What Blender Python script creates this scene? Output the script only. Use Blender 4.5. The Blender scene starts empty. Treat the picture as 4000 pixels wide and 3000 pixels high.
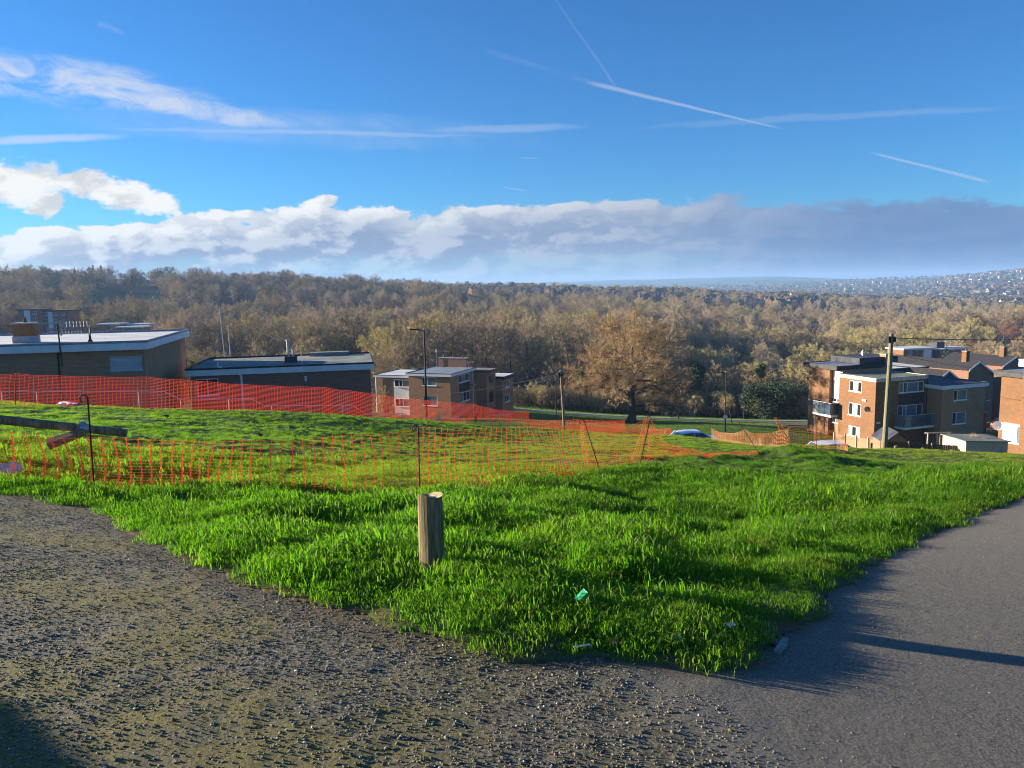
import bpy, math, random
import numpy as np
from mathutils import Vector, Matrix

# ------------------------------------------------------------------ camera
F_PX = 2965.0
PITCH = math.atan(380.0 / F_PX)
ROLL = 0.018
HORIZ = 1120.0
_F = np.array([0, math.cos(PITCH), -math.sin(PITCH)])
_R0 = np.array([1.0, 0, 0]); _U0 = np.array([0, math.sin(PITCH), math.cos(PITCH)])
_R = _R0 * math.cos(ROLL) - _U0 * math.sin(ROLL)
_U = _U0 * math.cos(ROLL) + _R0 * math.sin(ROLL)

def ray(px, py):
    """direction of a photograph pixel (4000 x 3000)"""
    return _F + _R * ((px - 2000.0) / F_PX) + _U * ((1500.0 - py) / F_PX)

def at(px, py, d):
    """point d metres along the view axis"""
    r = ray(px, py)
    return r * d

def at_z(px, py, z):
    r = ray(px, py)
    return r * (z / r[2])

SC = bpy.context.scene
COL = SC.collection
cam_data = bpy.data.cameras.new("camera")
cam = bpy.data.objects.new("camera", cam_data)
COL.objects.link(cam)
cam_data.sensor_fit = 'HORIZONTAL'; cam_data.sensor_width = 36.0
cam_data.lens = 36.0 * F_PX / 4000.0
cam_data.clip_start = 0.05; cam_data.clip_end = 40000.0
cam.matrix_world = Matrix(((_R[0], _U[0], -_F[0], 0), (_R[1], _U[1], -_F[1], 0), (_R[2], _U[2], -_F[2], 0), (0, 0, 0, 1)))
SC.camera = cam
SC.render.engine = 'CYCLES'
SC.cycles.use_denoising = True
SC.cycles.max_bounces = 6; SC.cycles.diffuse_bounces = 3; SC.cycles.glossy_bounces = 3
SC.cycles.transmission_bounces = 4; SC.cycles.volume_bounces = 0; SC.cycles.transparent_max_bounces = 8
SC.cycles.use_adaptive_sampling = True
SC.cycles.filter_width = 1.05
SC.cycles.adaptive_threshold = 0.02
SC.view_settings.view_transform = 'Standard'
SC.view_settings.look = 'None'
SC.view_settings.gamma = 1.0
SC.view_settings.use_curve_mapping = False
SC.view_settings.exposure = 1.62

# ------------------------------------------------------------------ sun
SUN_EL = math.radians(11.5)
SUN_AZ = math.radians(-74.0)          # from +Y, negative = to the left
SUN = Vector((math.sin(SUN_AZ) * math.cos(SUN_EL), math.cos(SUN_AZ) * math.cos(SUN_EL), math.sin(SUN_EL)))
sun_l = bpy.data.lights.new("sun", 'SUN'); sun_l.energy = 5.0; sun_l.angle = math.radians(0.5)
sun_l.color = (1.0, 0.88, 0.70)
sun_o = bpy.data.objects.new("sun", sun_l); COL.objects.link(sun_o)
sun_o.rotation_mode = 'QUATERNION'
sun_o.rotation_quaternion = (-SUN).to_track_quat('-Z', 'Y')
sun_o.location = (-60, 20, 60)

# ------------------------------------------------------------------ node helper
class NT:
    def __init__(s, tree): s.t = tree; s.n = tree.nodes; s.l = tree.links
    def add(s, typ, **kw):
        n = s.n.new(typ)
        for k, v in kw.items(): setattr(n, k, v)
        return n
    def put(s, sock, v):
        if isinstance(v, bpy.types.NodeSocket): s.l.new(v, sock)
        elif v is not None:
            try: sock.default_value = v
            except Exception: sock.default_value = tuple(v) + (1.0,)
    def m(s, op, a, b=None, c=None, clamp=False):
        n = s.add('ShaderNodeMath', operation=op); n.use_clamp = clamp
        s.put(n.inputs[0], a); s.put(n.inputs[1], b)
        if c is not None: s.put(n.inputs[2], c)
        return n.outputs[0]
    def add_(s, a, b): return s.m('ADD', a, b)
    def mul(s, a, b): return s.m('MULTIPLY', a, b)
    def sub(s, a, b): return s.m('SUBTRACT', a, b)
    def sstep(s, x, a, b):
        n = s.add('ShaderNodeMapRange', interpolation_type='SMOOTHSTEP')
        s.put(n.inputs[0], x); s.put(n.inputs[1], a); s.put(n.inputs[2], b); n.inputs[3].default_value = 0; n.inputs[4].default_value = 1
        return n.outputs[0]
    def mix(s, f, a, b, blend='MIX'):
        n = s.add('ShaderNodeMix', data_type='RGBA', blend_type=blend)
        s.put(n.inputs[0], f); s.put(n.inputs[6], a if not isinstance(a, tuple) or len(a) == 4 else a + (1.0,)); s.put(n.inputs[7], b if not isinstance(b, tuple) or len(b) == 4 else b + (1.0,))
        return n.outputs[2]
    def vec(s, x, y, z):
        n = s.add('ShaderNodeCombineXYZ'); s.put(n.inputs[0], x); s.put(n.inputs[1], y); s.put(n.inputs[2], z); return n.outputs[0]
    def noise(s, v, scale, detail=4, rough=0.55, dist=0.0, color=False):
        n = s.add('ShaderNodeTexNoise'); n.noise_dimensions = '3D'
        s.put(n.inputs['Vector'], v); s.put(n.inputs['Scale'], scale); n.inputs['Detail'].default_value = detail
        n.inputs['Roughness'].default_value = rough; n.inputs['Distortion'].default_value = dist
        return n.outputs['Color' if color else 'Fac']
    def vmul(s, v, t):
        n = s.add('ShaderNodeVectorMath', operation='MULTIPLY'); s.put(n.inputs[0], v); n.inputs[1].default_value = t; return n.outputs[0]
    def vadd(s, v, t):
        n = s.add('ShaderNodeVectorMath', operation='ADD'); s.put(n.inputs[0], v); s.put(n.inputs[1], t); return n.outputs[0]

# ------------------------------------------------------------------ sky with clouds
world = bpy.data.worlds.new("World"); SC.world = world; world.use_nodes = True
W = NT(world.node_tree); W.n.clear()
wout = W.add('ShaderNodeOutputWorld')
sky = W.add('ShaderNodeTexSky', sky_type='NISHITA')
sky.sun_disc = False; sky.sun_elevation = SUN_EL; sky.sun_rotation = SUN_AZ
sky.altitude = 150; sky.air_density = 1.0; sky.dust_density = 0.05; sky.ozone_density = 2.2
SKY_STR = 0.0455
tc = W.add('ShaderNodeTexCoord'); D = tc.outputs['Generated']
sep = W.add('ShaderNodeSeparateXYZ'); W.l.new(D, sep.inputs[0])
dx, dy, dz = sep.outputs
az = W.m('ARCTAN2', dx, dy)                       # 0 = ahead, right positive
el = W.m('ARCSINE', dz)
ysafe = W.m('MAXIMUM', dy, 0.05)
u = W.m('DIVIDE', dx, ysafe); v = W.m('DIVIDE', dz, ysafe)
front = W.sstep(dy, 0.15, 0.35)
hue = W.add('ShaderNodeHueSaturation'); W.l.new(sky.outputs[0], hue.inputs['Color'])
hue.inputs['Saturation'].default_value = 1.05; hue.inputs['Value'].default_value = 1.0
skycol = W.mix(1.0, hue.outputs[0], (0.31, 0.82, 1.40, 1.0), 'MULTIPLY')
ae = W.vec(az, W.mul(el, 1.9), 0.0)
# how near the sun: the light side of the clouds
sund = W.m('COSINE', W.sub(az, SUN_AZ))
sunny = W.sstep(sund, -0.15, 0.85)
# warp for ragged cloud edges
warpc = W.noise(ae, 14.0, 8, 0.68, color=True)
wsep = W.add('ShaderNodeSeparateXYZ'); W.l.new(warpc, wsep.inputs[0])
wx = W.sub(wsep.outputs[0], 0.5); wy = W.sub(wsep.outputs[1], 0.5)
def pxuv(px, py):
    r = ray(px, py); return r[0] / r[1], r[2] / r[1]
# low cumulus bank all round the horizon
big = W.noise(W.vadd(ae, (3.1, 0.4, 0.0)), 5.5, 2, 0.5)
mid = W.noise(W.vadd(ae, (7.3, 2.0, 0.0)), 15.0, 9, 0.60)
mid2 = W.noise(W.vadd(ae, (7.3 - 0.016, 2.0 + 0.020, 0.0)), 15.0, 5, 0.52)
leftfade = W.sstep(az, -0.66, -0.20)
topel = W.add_(W.mul(leftfade, 0.040), 0.066)
topel = W.sub(topel, W.mul(W.sstep(az, 0.22, 0.62), 0.022))
topel = W.add_(topel, W.mul(W.sub(big, 0.5), 0.032))
topel = W.add_(topel, W.mul(W.sub(mid, 0.5), 0.075))
edge = W.add_(W.mul(W.sub(1.0, sunny), 0.006), 0.002)
bank = W.sstep(W.sub(topel, el), 0.0, W.add_(edge, 0.002))
# thinner toward the base on the sunny side, gaps of sky under the bank
basev = W.add_(el, W.mul(W.sub(mid, 0.5), 0.05))
gap = W.mul(W.sstep(basev, 0.046, 0.030), W.sstep(W.noise(W.vadd(ae, (1.7, 9.0, 0)), 11.0, 5, 0.6), 0.40, 0.58))
gap = W.mul(gap, W.sub(1.0, W.sstep(az, 0.22, 0.38)))
bank = W.mul(bank, W.sub(1.0, W.mul(gap, 0.35)))
lit = W.sstep(W.sub(mid, mid2), -0.060, 0.085)            # relief toward the sun
hgt = W.sstep(W.sub(topel, el), 0.040, 0.0)               # bright rims on top
light = W.add_(W.mul(lit, 0.52), W.mul(hgt, 0.66))
light = W.mul(light, W.add_(0.25, W.mul(sunny, 1.0)))
light = W.m('MINIMUM', W.add_(light, W.mul(W.sstep(sund, 0.55, 0.98), 0.45)), 1.0)
bcol = W.mix(light, (0.24, 0.32, 0.48), (0.93, 0.93, 0.91))
bcol = W.mix(W.mul(W.sstep(az, 0.12, 0.48), 0.92), bcol, W.mix(light, (0.085, 0.20, 0.44), (0.30, 0.41, 0.60)))
# separate cumulus puffs and wisps given as soft ellipses
def blob(px0, py0, rx, ry, rot=0.0, warp=0.055):
    u0, v0 = pxuv(px0, py0)
    a = W.add_(W.sub(u, u0), W.mul(wx, warp)); b = W.add_(W.sub(v, v0), W.mul(wy, warp))
    c, s_ = math.cos(rot), math.sin(rot)
    p = W.add_(W.mul(a, c * F_PX / rx), W.mul(b, s_ * F_PX / rx)); q = W.sub(W.mul(b, c * F_PX / ry), W.mul(a, s_ * F_PX / ry))
    r2 = W.add_(W.mul(p, p), W.mul(q, q))
    return r2
def smax(lst):
    o = lst[0]
    for k in lst[1:]: o = W.m('MAXIMUM', o, k)
    return o
puffs = [blob(60, 705, 200, 90, 0, .085), blob(300, 715, 150, 60, 0.15, .085), blob(480, 765, 200, 66, -0.25, .085), blob(165, 795, 85, 50, 0, .07), blob(620, 795, 90, 52, 0, .07), blob(1250, 795, 80, 24, 0.1, 0.03)]
puff = smax([W.sstep(p_, 1.15, 0.35) for p_ in puffs])
puff = W.mul(puff, W.sstep(W.add_(mid, W.mul(puff, 0.42)), 0.40, 0.80))
puff = W.mul(puff, front)
pl = W.sstep(W.add_(W.sub(mid, mid2), W.mul(W.sub(v, 0.135), 1.2)), -0.12, 0.06)
pcol = W.mix(pl, (0.66, 0.68, 0.68), (0.97, 0.96, 0.92))
# high wisps
fib = W.noise(W.vadd(W.vec(W.mul(u, 1.0), W.mul(W.add_(v, W.mul(u, 0.22)), 3.0), 0.0), (4.0, 1.0, 0)), 9.0, 8, 0.66, 0.6)
wisps = [blob(230, 320, 520, 80, -0.16, 0.035), blob(620, 400, 480, 42, -0.20, 0.03)]
wisp = W.mul(smax([W.sstep(p_, 1.8, 0.0) for p_ in wisps]), W.sstep(fib, 0.34, 0.62))
veil = W.mul(W.sstep(blob(1150, 500, 900, 70, -0.06, 0.03), 1.4, 0.0), W.mul(W.sstep(fib, 0.25, 0.75), 0.30))
streak = W.mul(W.sstep(blob(150, 543, 330, 17, 0.01, 0.012), 1.4, 0.0), 0.62)
streak2 = W.mul(W.sstep(blob(1150, 518, 700, 10, -0.035, 0.010), 1.6, 0.0), 0.38)
streak3 = W.mul(W.sstep(blob(1950, 503, 320, 16, 0.0, 0.012), 1.4, 0.0), 0.28)
streak4 = W.mul(W.sstep(blob(3250, 455, 720, 16, 0.04, 0.02), 1.4, 0.0), 0.15)
cirr = smax([wisp, veil, streak, streak2, streak3, streak4])
def trail(p0, p1, w0, w1, amt, warp=0.004, rag=0.0):
    (a0, b0), (a1, b1) = pxuv(*p0), pxuv(*p1)
    L = math.hypot(a1 - a0, b1 - b0); tx, ty = (a1 - a0) / L, (b1 - b0) / L
    a = W.add_(W.sub(u, a0), W.mul(wx, warp)); b = W.add_(W.sub(v, b0), W.mul(wy, warp))
    t = W.mul(W.add_(W.mul(a, tx), W.mul(b, ty)), 1.0 / L)
    dd = W.m('ABSOLUTE', W.sub(W.mul(b, tx), W.mul(a, ty)))
    wdt = W.add_(w0 / F_PX, W.mul(t, (w1 - w0) / F_PX))
    k = W.sstep(W.m('DIVIDE', dd, wdt), 1.0, 0.1)
    k = W.mul(k, W.mul(W.sstep(t, 0.0, 0.15), W.sstep(t, 1.0, 0.88)))
    if rag: k = W.mul(k, W.sstep(fib, 0.5 - rag, 0.5 + 0.5 * (1 - rag)))
    return W.mul(k, amt)
trails = [trail((1650, 120), (2350, 340), 20, 13, 0.38, 0.010, 0.08), trail((2250, 310), (3080, 510), 14, 4, 0.42, 0.004), trail((3380, 592), (3880, 715), 6, 11, 0.38, 0.004),
          trail((2150, -30), (2420, 360), 5, 9, 0.10, 0.003), trail((2030, 616), (2110, 618), 3, 2, 0.4, 0), trail((1960, 730), (2065, 747), 3, 3, 0.4, 0),
          trail((380, 85), (490, 130), 18, 14, 0.45, 0.012, 0.2)]
cirr = W.m('MINIMUM', W.mul(W.m('MAXIMUM', cirr, smax(trails)), front), 0.9)
EXG = 1.0 / (2 ** SC.view_settings.exposure)
def bg(col, st):
    n = W.add('ShaderNodeBackground'); W.put(n.inputs[0], col if isinstance(col, bpy.types.NodeSocket) else col + (1.0,)); n.inputs[1].default_value = st; return n.outputs[0]
def mixs(f, a, b):
    n = W.add('ShaderNodeMixShader'); W.put(n.inputs[0], f); W.l.new(a, n.inputs[1]); W.l.new(b, n.inputs[2]); return n.outputs[0]
sh = bg(skycol, SKY_STR)
sh = mixs(W.mul(cirr, 0.85), sh, bg((0.72, 0.76, 0.84), EXG))
sh = mixs(bank, sh, bg(bcol, EXG))
sh = mixs(puff, sh, bg(pcol, EXG))
W.l.new(sh, wout.inputs[0])

# ------------------------------------------------------------------ ground shape
CTRL = []
def cw(x, y, z): CTRL.append((x, y, z))
def cp(px, py, d): CTRL.append(tuple(at(px, py, d)))
def cz(px, d, z):
    r = ray(px, 1500); CTRL.append((r[0] * d, r[1] * d, z))
for (x, y) in ((0, 0), (0, 3), (-3, 3), (3, 3), (-5.5, 6), (0, 5.2), (4, 5.5), (7, 9), (9, 12), (-4, 0), (4, 0), (0, -4), (-8, 3)):
    cw(x, y, -1.6 - 0.07 * y - 0.075 * x)
cw(-12, -6, -0.6); cw(12, -6, -1.8); cw(0, -20, -0.3); cw(-25, 5, -0.9); cw(20, 8, -3.4); cw(-40, -30, 1.5); cw(40, -30, -2.5); cw(0, -60, 2.5)
for p in ((0, 1900, 8.0), (370, 1925, 8.3), (1000, 1946, 9.6), (1640, 1938, 10.3), (2000, 1897, 12.0), (2344, 1862, 14.2), (2500, 1808, 17.5), (2967, 1786, 23.5), (3090, 1760, 25.5),
          (0, 1590, 24), (300, 1597, 25), (585, 1603, 26), (1000, 1614, 29), (1253, 1626, 31), (1640, 1652, 36.5), (2062, 1674, 42), (2600, 1703, 40), (2800, 1722, 36), (3200, 1745, 34),
          (2000, 1805, 18), (2000, 1742, 26), (2000, 1703, 34), (1000, 1815, 13.5), (1000, 1712, 18.5), (1000, 1652, 24), (2500, 1765, 22), (2500, 1730, 30), (300, 1760, 12.5), (300, 1660, 18), (3000, 1880, 15), (2600, 2000, 10.5), (3400, 1800, 30),
          (1500, 1700, 25), (2500, 1706, 38), (3000, 1757, 32), (1700, 1655, 37), (1400, 1800, 16), (3470, 1770, 42), (3700, 1778, 42), (4000, 1790, 41), (3700, 1880, 20), (3900, 1860, 22)):
    cp(*p)
# past the crest: terraces, bank, valley road
for p in ((300, 33, -5.1), (0, 33, -4.7), (900, 36, -6.9), (1300, 40, -8.6), (0, 46, -7.6), (500, 46, -8.2), (1000, 52, -10.4), (1400, 54, -11.5), (0, 62, -9.0), (700, 64, -11.0), (1200, 72, -13.6),
          (1650, 55, -11.9), (2000, 54, -11.6), (1500, 96, -16.5), (1800, 100, -17.2), (1990, 106, -17.8), (2400, 56, -12.0), (2836, 50, -11.6), (3100, 47, -11.6),
          (3300, 52, -12.8), (3470, 56, -13.9), (3800, 55, -13.9), (4100, 54, -13.6), (3250, 82, -17.2), (3430, 78, -17.6), (3700, 76, -17.3), (3900, 80, -17.2), (3600, 95, -18.6), (3900, 120, -22.0), (4300, 80, -17.5), (4200, 130, -23.0),
          (-600, 40, -5.0), (-600, 70, -7.0), (0, 110, -11.0), (700, 120, -14.5), (1200, 125, -17.0)):
    cz(*p)
for p in ((2836, 1690, 75), (2470, 1652, 100), (2650, 1640, 118), (2470, 1614, 138), (3000, 1622, 138), (2000, 1592, 132), (2200, 1604, 135), (1750, 1575, 132), (3200, 1640, 120)):
    cp(*p)
CTRL = np.array(CTRL)
def _U2(r2): return np.where(r2 > 1e-12, r2 * np.log(np.maximum(r2, 1e-12)), 0.0)
def _warp(x, y):
    # compress distance so that near and far points weigh alike
    r = np.hypot(x, y) + 1e-9; k = np.log1p(r / 12.0) * 12.0 / r
    return x * k, y * k
_cx, _cy = _warp(CTRL[:, 0], CTRL[:, 1])
_n = len(CTRL)
_lin = -1.6 - 0.07 * CTRL[:, 1] - 0.05 * CTRL[:, 0]
_K = _U2((_cx[:, None] - _cx) ** 2 + (_cy[:, None] - _cy) ** 2) + np.eye(_n) * 0.05
_P = np.stack([np.ones(_n), _cx, _cy], 1)
_A = np.block([[_K, _P], [_P.T, np.zeros((3, 3))]])
_w = np.linalg.solve(_A, np.concatenate([CTRL[:, 2], np.zeros(3)]))
def tps(x, y):
    x, y = _warp(x, y)
    out = np.empty(x.shape)
    fx, fy, fo = x.ravel(), y.ravel(), out.reshape(-1)
    for i in range(0, len(fx), 20000):
        s = slice(i, i + 20000)
        d2 = (fx[s, None] - _cx) ** 2 + (fy[s, None] - _cy) ** 2
        fo[s] = _U2(d2) @ _w[:_n] + _w[_n] + _w[_n + 1] * fx[s] + _w[_n + 2] * fy[s]
    return out
# far land: photograph row of the bare ground for each column and distance
FAR_PX = np.array([-1400, 0, 600, 1000, 1500, 2000, 2500, 3000, 3500, 4000, 5400], float)
FAR_D = np.array([150, 200, 300, 400, 550, 700, 850, 1100, 1600, 2300, 3200, 4200, 5500, 7000, 9000], float)
FAR_PY = {
    -1400: [1430, 1400, 1340, 1280, 1190, 1110, 1080, 1090, 1120, 1150, 1150, 1150, 1150, 1150, 1150],
    0:    [1420, 1380, 1325, 1265, 1145, 1068, 1055, 1075, 1120, 1140, 1145, 1145, 1145, 1145, 1145],
    600:  [1480, 1440, 1360, 1295, 1175, 1100, 1092, 1110, 1140, 1150, 1150, 1150, 1150, 1150, 1150],
    1000: [1530, 1480, 1390, 1305, 1195, 1122, 1114, 1125, 1150, 1150, 1150, 1148, 1145, 1143, 1142],
    1500: [1570, 1490, 1380, 1310, 1215, 1145, 1130, 1135, 1150, 1145, 1140, 1135, 1128, 1118, 1116],
    2000: [1572, 1478, 1372, 1312, 1245, 1200, 1165, 1135, 1150, 1145, 1140, 1132, 1122, 1108, 1112],
    2500: [1596, 1520, 1405, 1340, 1265, 1215, 1175, 1142, 1160, 1155, 1145, 1132, 1112, 1092, 1100],
    3000: [1606, 1548, 1450, 1385, 1300, 1240, 1195, 1168, 1180, 1160, 1135, 1112, 1092, 1080, 1090],
    3500: [1640, 1560, 1440, 1370, 1310, 1265, 1215, 1190, 1180, 1150, 1112, 1090, 1092, 1095, 1095],
    4000: [1640, 1540, 1400, 1325, 1290, 1258, 1225, 1200, 1170, 1115, 1062, 1068, 1090, 1090, 1090],
    5400: [1640, 1540, 1400, 1325, 1280, 1250, 1220, 1190, 1150, 1090, 1040, 1050, 1090, 1090, 1090]}
FAR_AZ = []; _fz = []
for c in FAR_PX:
    _fz.append([at(c, FAR_PY[int(c)][j], FAR_D[j])[2] for j in range(len(FAR_D))])
    r = ray(c, 1150); FAR_AZ.append(math.atan2(r[0], r[1]))
FAR_AZ = np.array(FAR_AZ); _fz = np.array(_fz); _LD = np.log(FAR_D)
def far_z(x, y):
    a = np.arctan2(x, y); dpt = np.maximum(np.hypot(x, y) * np.cos(np.clip(a, -0.9, 0.9)), 150.0)
    i = np.clip(np.searchsorted(FAR_AZ, a) - 1, 0, len(FAR_AZ) - 2)
    t = np.clip((a - FAR_AZ[i]) / (FAR_AZ[i + 1] - FAR_AZ[i]), 0, 1); t = t * t * (3 - 2 * t)
    ld = np.log(dpt); j = np.clip(np.searchsorted(_LD, ld) - 1, 0, len(_LD) - 2)
    s = np.clip((ld - _LD[j]) / (_LD[j + 1] - _LD[j]), 0, 1)
    return (_fz[i, j] * (1 - t) + _fz[i + 1, j] * t) * (1 - s) + (_fz[i, j + 1] * (1 - t) + _fz[i + 1, j + 1] * t) * s
def base_z(x, y):
    x = np.asarray(x, float); y = np.asarray(y, float); sh_ = x.shape
    x = np.atleast_1d(x); y = np.atleast_1d(y)
    r = np.hypot(x, y)
    b = np.clip((r - 125) / 45.0, 0, 1); b = b * b * (3 - 2 * b)
    zn = np.where(b < 1, tps(np.where(r < 175, x, 0), np.where(r < 175, y, 0)), 0)
    zf = np.where(b > 0, far_z(x, y), 0)
    return (zn * (1 - b) + zf * b).reshape(sh_)
def bz(x, y): return float(base_z(np.array([x]), np.array([y]))[0])
def hit(px, py, d0=1.0, d1=160.0):
    """where a photograph pixel meets the smooth ground"""
    r = ray(px, py); ts = np.exp(np.linspace(math.log(d0), math.log(d1), 700))
    g = base_z(r[0] * ts, r[1] * ts); below = r[2] * ts < g
    k = int(np.argmax(below)) if below.any() else len(ts) - 1
    t = ts[k]; return np.array([r[0] * t, r[1] * t, float(g[k])])
# value noise
def _hash(i, j, seed):
    n = (i * 374761393 + j * 668265263 + seed * 1274126177) & 0x7fffffff
    n = ((n ^ (n >> 13)) * 1274126177) & 0x7fffffff
    return ((n ^ (n >> 16)) & 0xffff) / 65535.0
def vnoise(x, y, s, seed=0):
    x = x * s; y = y * s; i = np.floor(x).astype(np.int64); j = np.floor(y).astype(np.int64)
    fx = x - i; fy = y - j; fx = fx * fx * (3 - 2 * fx); fy = fy * fy * (3 - 2 * fy)
    return (_hash(i, j, seed) * (1 - fx) + _hash(i + 1, j, seed) * fx) * (1 - fy) + (_hash(i, j + 1, seed) * (1 - fx) + _hash(i + 1, j + 1, seed) * fx) * fy
# ------------------------------------------------------------------ path outline
EDGE_PX = [(0, 1935), (325, 2000), (633, 2140), (958, 2285), (1302, 2387), (1627, 2486), (1899, 2555), (2250, 2572), (2676, 2598), (2875, 2604), (2984, 2588), (3038, 2550), (3219, 2369), (3345, 2242), (3526, 2152), (3797, 2025), (4000, 1953)]
EDGE = [tuple(hit(*p)[:2]) for p in EDGE_PX]
e0, e1 = EDGE[0], EDGE[1]; l0 = ((e0[0] - e1[0]), (e0[1] - e1[1]))
EDGE = [(-14.0, 10.0), (e0[0] + l0[0] * 1.2, e0[1] + l0[1] * 1.0)] + EDGE
q0, q1 = EDGE[-2], EDGE[-1]; qd = (q1[0] - q0[0], q1[1] - q0[1]); ql = math.hypot(*qd)
EDGE += [(q1[0] + qd[0] / ql * 3.0, q1[1] + qd[1] / ql * 2.6), (q1[0] + qd[0] / ql * 9.0, q1[1] + qd[1] / ql * 6.5)]
POLY = EDGE + [(EDGE[-1][0] + 4.0, EDGE[-1][1] - 2.6), (9.5, 3.0), (8.0, -8.0), (-14.0, -8.0)]
_pe = np.array(POLY)
def path_sd(x, y):
    """distance to the path outline, negative on the tarmac"""
    x = np.asarray(x, float); y = np.asarray(y, float)
    best = np.full(x.shape, 1e9); inside = np.zeros(x.shape, bool)
    for k in range(len(_pe)):
        ax_, ay_ = _pe[k]; bx_, by_ = _pe[(k + 1) % len(_pe)]
        ex, ey = bx_ - ax_, by_ - ay_
        t = np.clip(((x - ax_) * ex + (y - ay_) * ey) / (ex * ex + ey * ey), 0, 1)
        best = np.minimum(best, np.hypot(x - ax_ - t * ex, y - ay_ - t * ey))
        cross = ((ay_ > y) != (by_ > y)) & (x < (bx_ - ax_) * (y - ay_) / (by_ - ay_ + 1e-12) + ax_)
        inside ^= cross
    return np.where(inside, -best, best)
NETX = None; NETY = None
def lumps(x, y):
    r = np.hypot(x, y)
    fade = np.clip(1 - (r - 50) / 40, 0, 1)
    h = (vnoise(x, y, 0.45, 1) - 0.5) * 0.13 + (vnoise(x, y, 1.3, 2) - 0.5) * 0.19 + (vnoise(x, y, 2.9, 3) - 0.5) * 0.15 + (vnoise(x, y, 6.5, 4) - 0.5) * 0.045
    side = y - np.interp(x, NETX, NETY) if NETX is not None else 0 * x
    return h * fade * (1 - 0.62 * np.clip(side / 1.5, 0, 1))
def ground_z(x, y):
    x = np.asarray(x, float); y = np.asarray(y, float)
    sd = path_sd(x, y) + (vnoise(x, y, 2.2, 9) - 0.5) * 0.16 + (vnoise(x, y, 6.0, 10) - 0.5) * 0.08
    k = np.clip((sd + 0.02) / 0.30, 0, 1); k = k * k * (3 - 2 * k)
    return base_z(x, y) + np.where(sd > 0, 0, -0.05) + k * (0.045 + lumps(x, y) * np.clip(sd * 0.9, 0.12, 1))
_nl = [hit(p, q_) for p, q_ in ((0, 1900), (370, 1925), (1000, 1946), (1640, 1938), (2000, 1897), (2344, 1862), (2500, 1812), (2967, 1786), (3090, 1760))]
NETX = np.array([p[0] for p in _nl]); NETY = np.array([p[1] for p in _nl])   # line of the near netting, border of the longer grass
def gz(x, y): return float(ground_z(np.array([x]), np.array([y]))[0])

# ------------------------------------------------------------------ mesh helpers
MATS = {}
def new_mesh(name, verts, faces, mats=(), uv=True, smooth=False, fmat=None):
    me = bpy.data.meshes.new(name)
    me.from_pydata([tuple(map(float, p)) for p in verts], [], [tuple(f) for f in faces])
    for m_ in mats: me.materials.append(MATS[m_] if isinstance(m_, str) else m_)
    if fmat is not None: me.polygons.foreach_set('material_index', list(fmat))
    if uv:
        ul = me.uv_layers.new(name='UVMap')
        for p in me.polygons:
            n = p.normal
            for li in p.loop_indices:
                c = me.vertices[me.loops[li].vertex_index].co
                if abs(n.z) > 0.75: ul.data[li].uv = (c.x, c.y)
                elif abs(n.x) > abs(n.y): ul.data[li].uv = (c.y, c.z)
                else: ul.data[li].uv = (c.x, c.z)
    if smooth: me.polygons.foreach_set('use_smooth', [True] * len(me.polygons))
    me.update()
    return me
def fast_mesh(name, verts, faces, mats=(), smooth=False):
    """verts (n,3) and equal-sized faces (m,k) as arrays"""
    verts = np.asarray(verts, np.float32); faces = np.asarray(faces, np.int32); m_, k = faces.shape
    me = bpy.data.meshes.new(name)
    me.vertices.add(len(verts)); me.vertices.foreach_set('co', verts.ravel())
    me.loops.add(m_ * k); me.loops.foreach_set('vertex_index', faces.ravel())
    me.polygons.add(m_); me.polygons.foreach_set('loop_start', np.arange(0, m_ * k, k, dtype=np.int32))
    me.polygons.foreach_set('loop_total', np.full(m_, k, np.int32))
    if smooth: me.polygons.foreach_set('use_smooth', np.ones(m_, bool))
    for q in mats: me.materials.append(MATS[q] if isinstance(q, str) else q)
    me.update(calc_edges=True); me.validate()
    return me
def link(name, me, parent=None, loc=None, rz=0.0):
    o = bpy.data.objects.new(name, me); COL.objects.link(o)
    if parent: o.parent = parent
    if loc is not None: o.location = loc
    if rz: o.rotation_euler = (0, 0, rz)
    return o
def tag(o, label=None, cat=None, group=None, kind=None):
    if label: o['label'] = label
    if cat: o['category'] = cat
    if group: o['group'] = group
    if kind: o['kind'] = kind
    return o
def empty(name, loc, rz=0.0):
    o = bpy.data.objects.new(name, None); COL.objects.link(o); o.location = loc; o.rotation_euler = (0, 0, rz)
    o.empty_display_size = 0.2
    return o
def copy_tree(o, parent=None):
    c = o.copy(); COL.objects.link(c); c.parent = parent
    for ch in o.children: copy_tree(ch, c)
    return c
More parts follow.
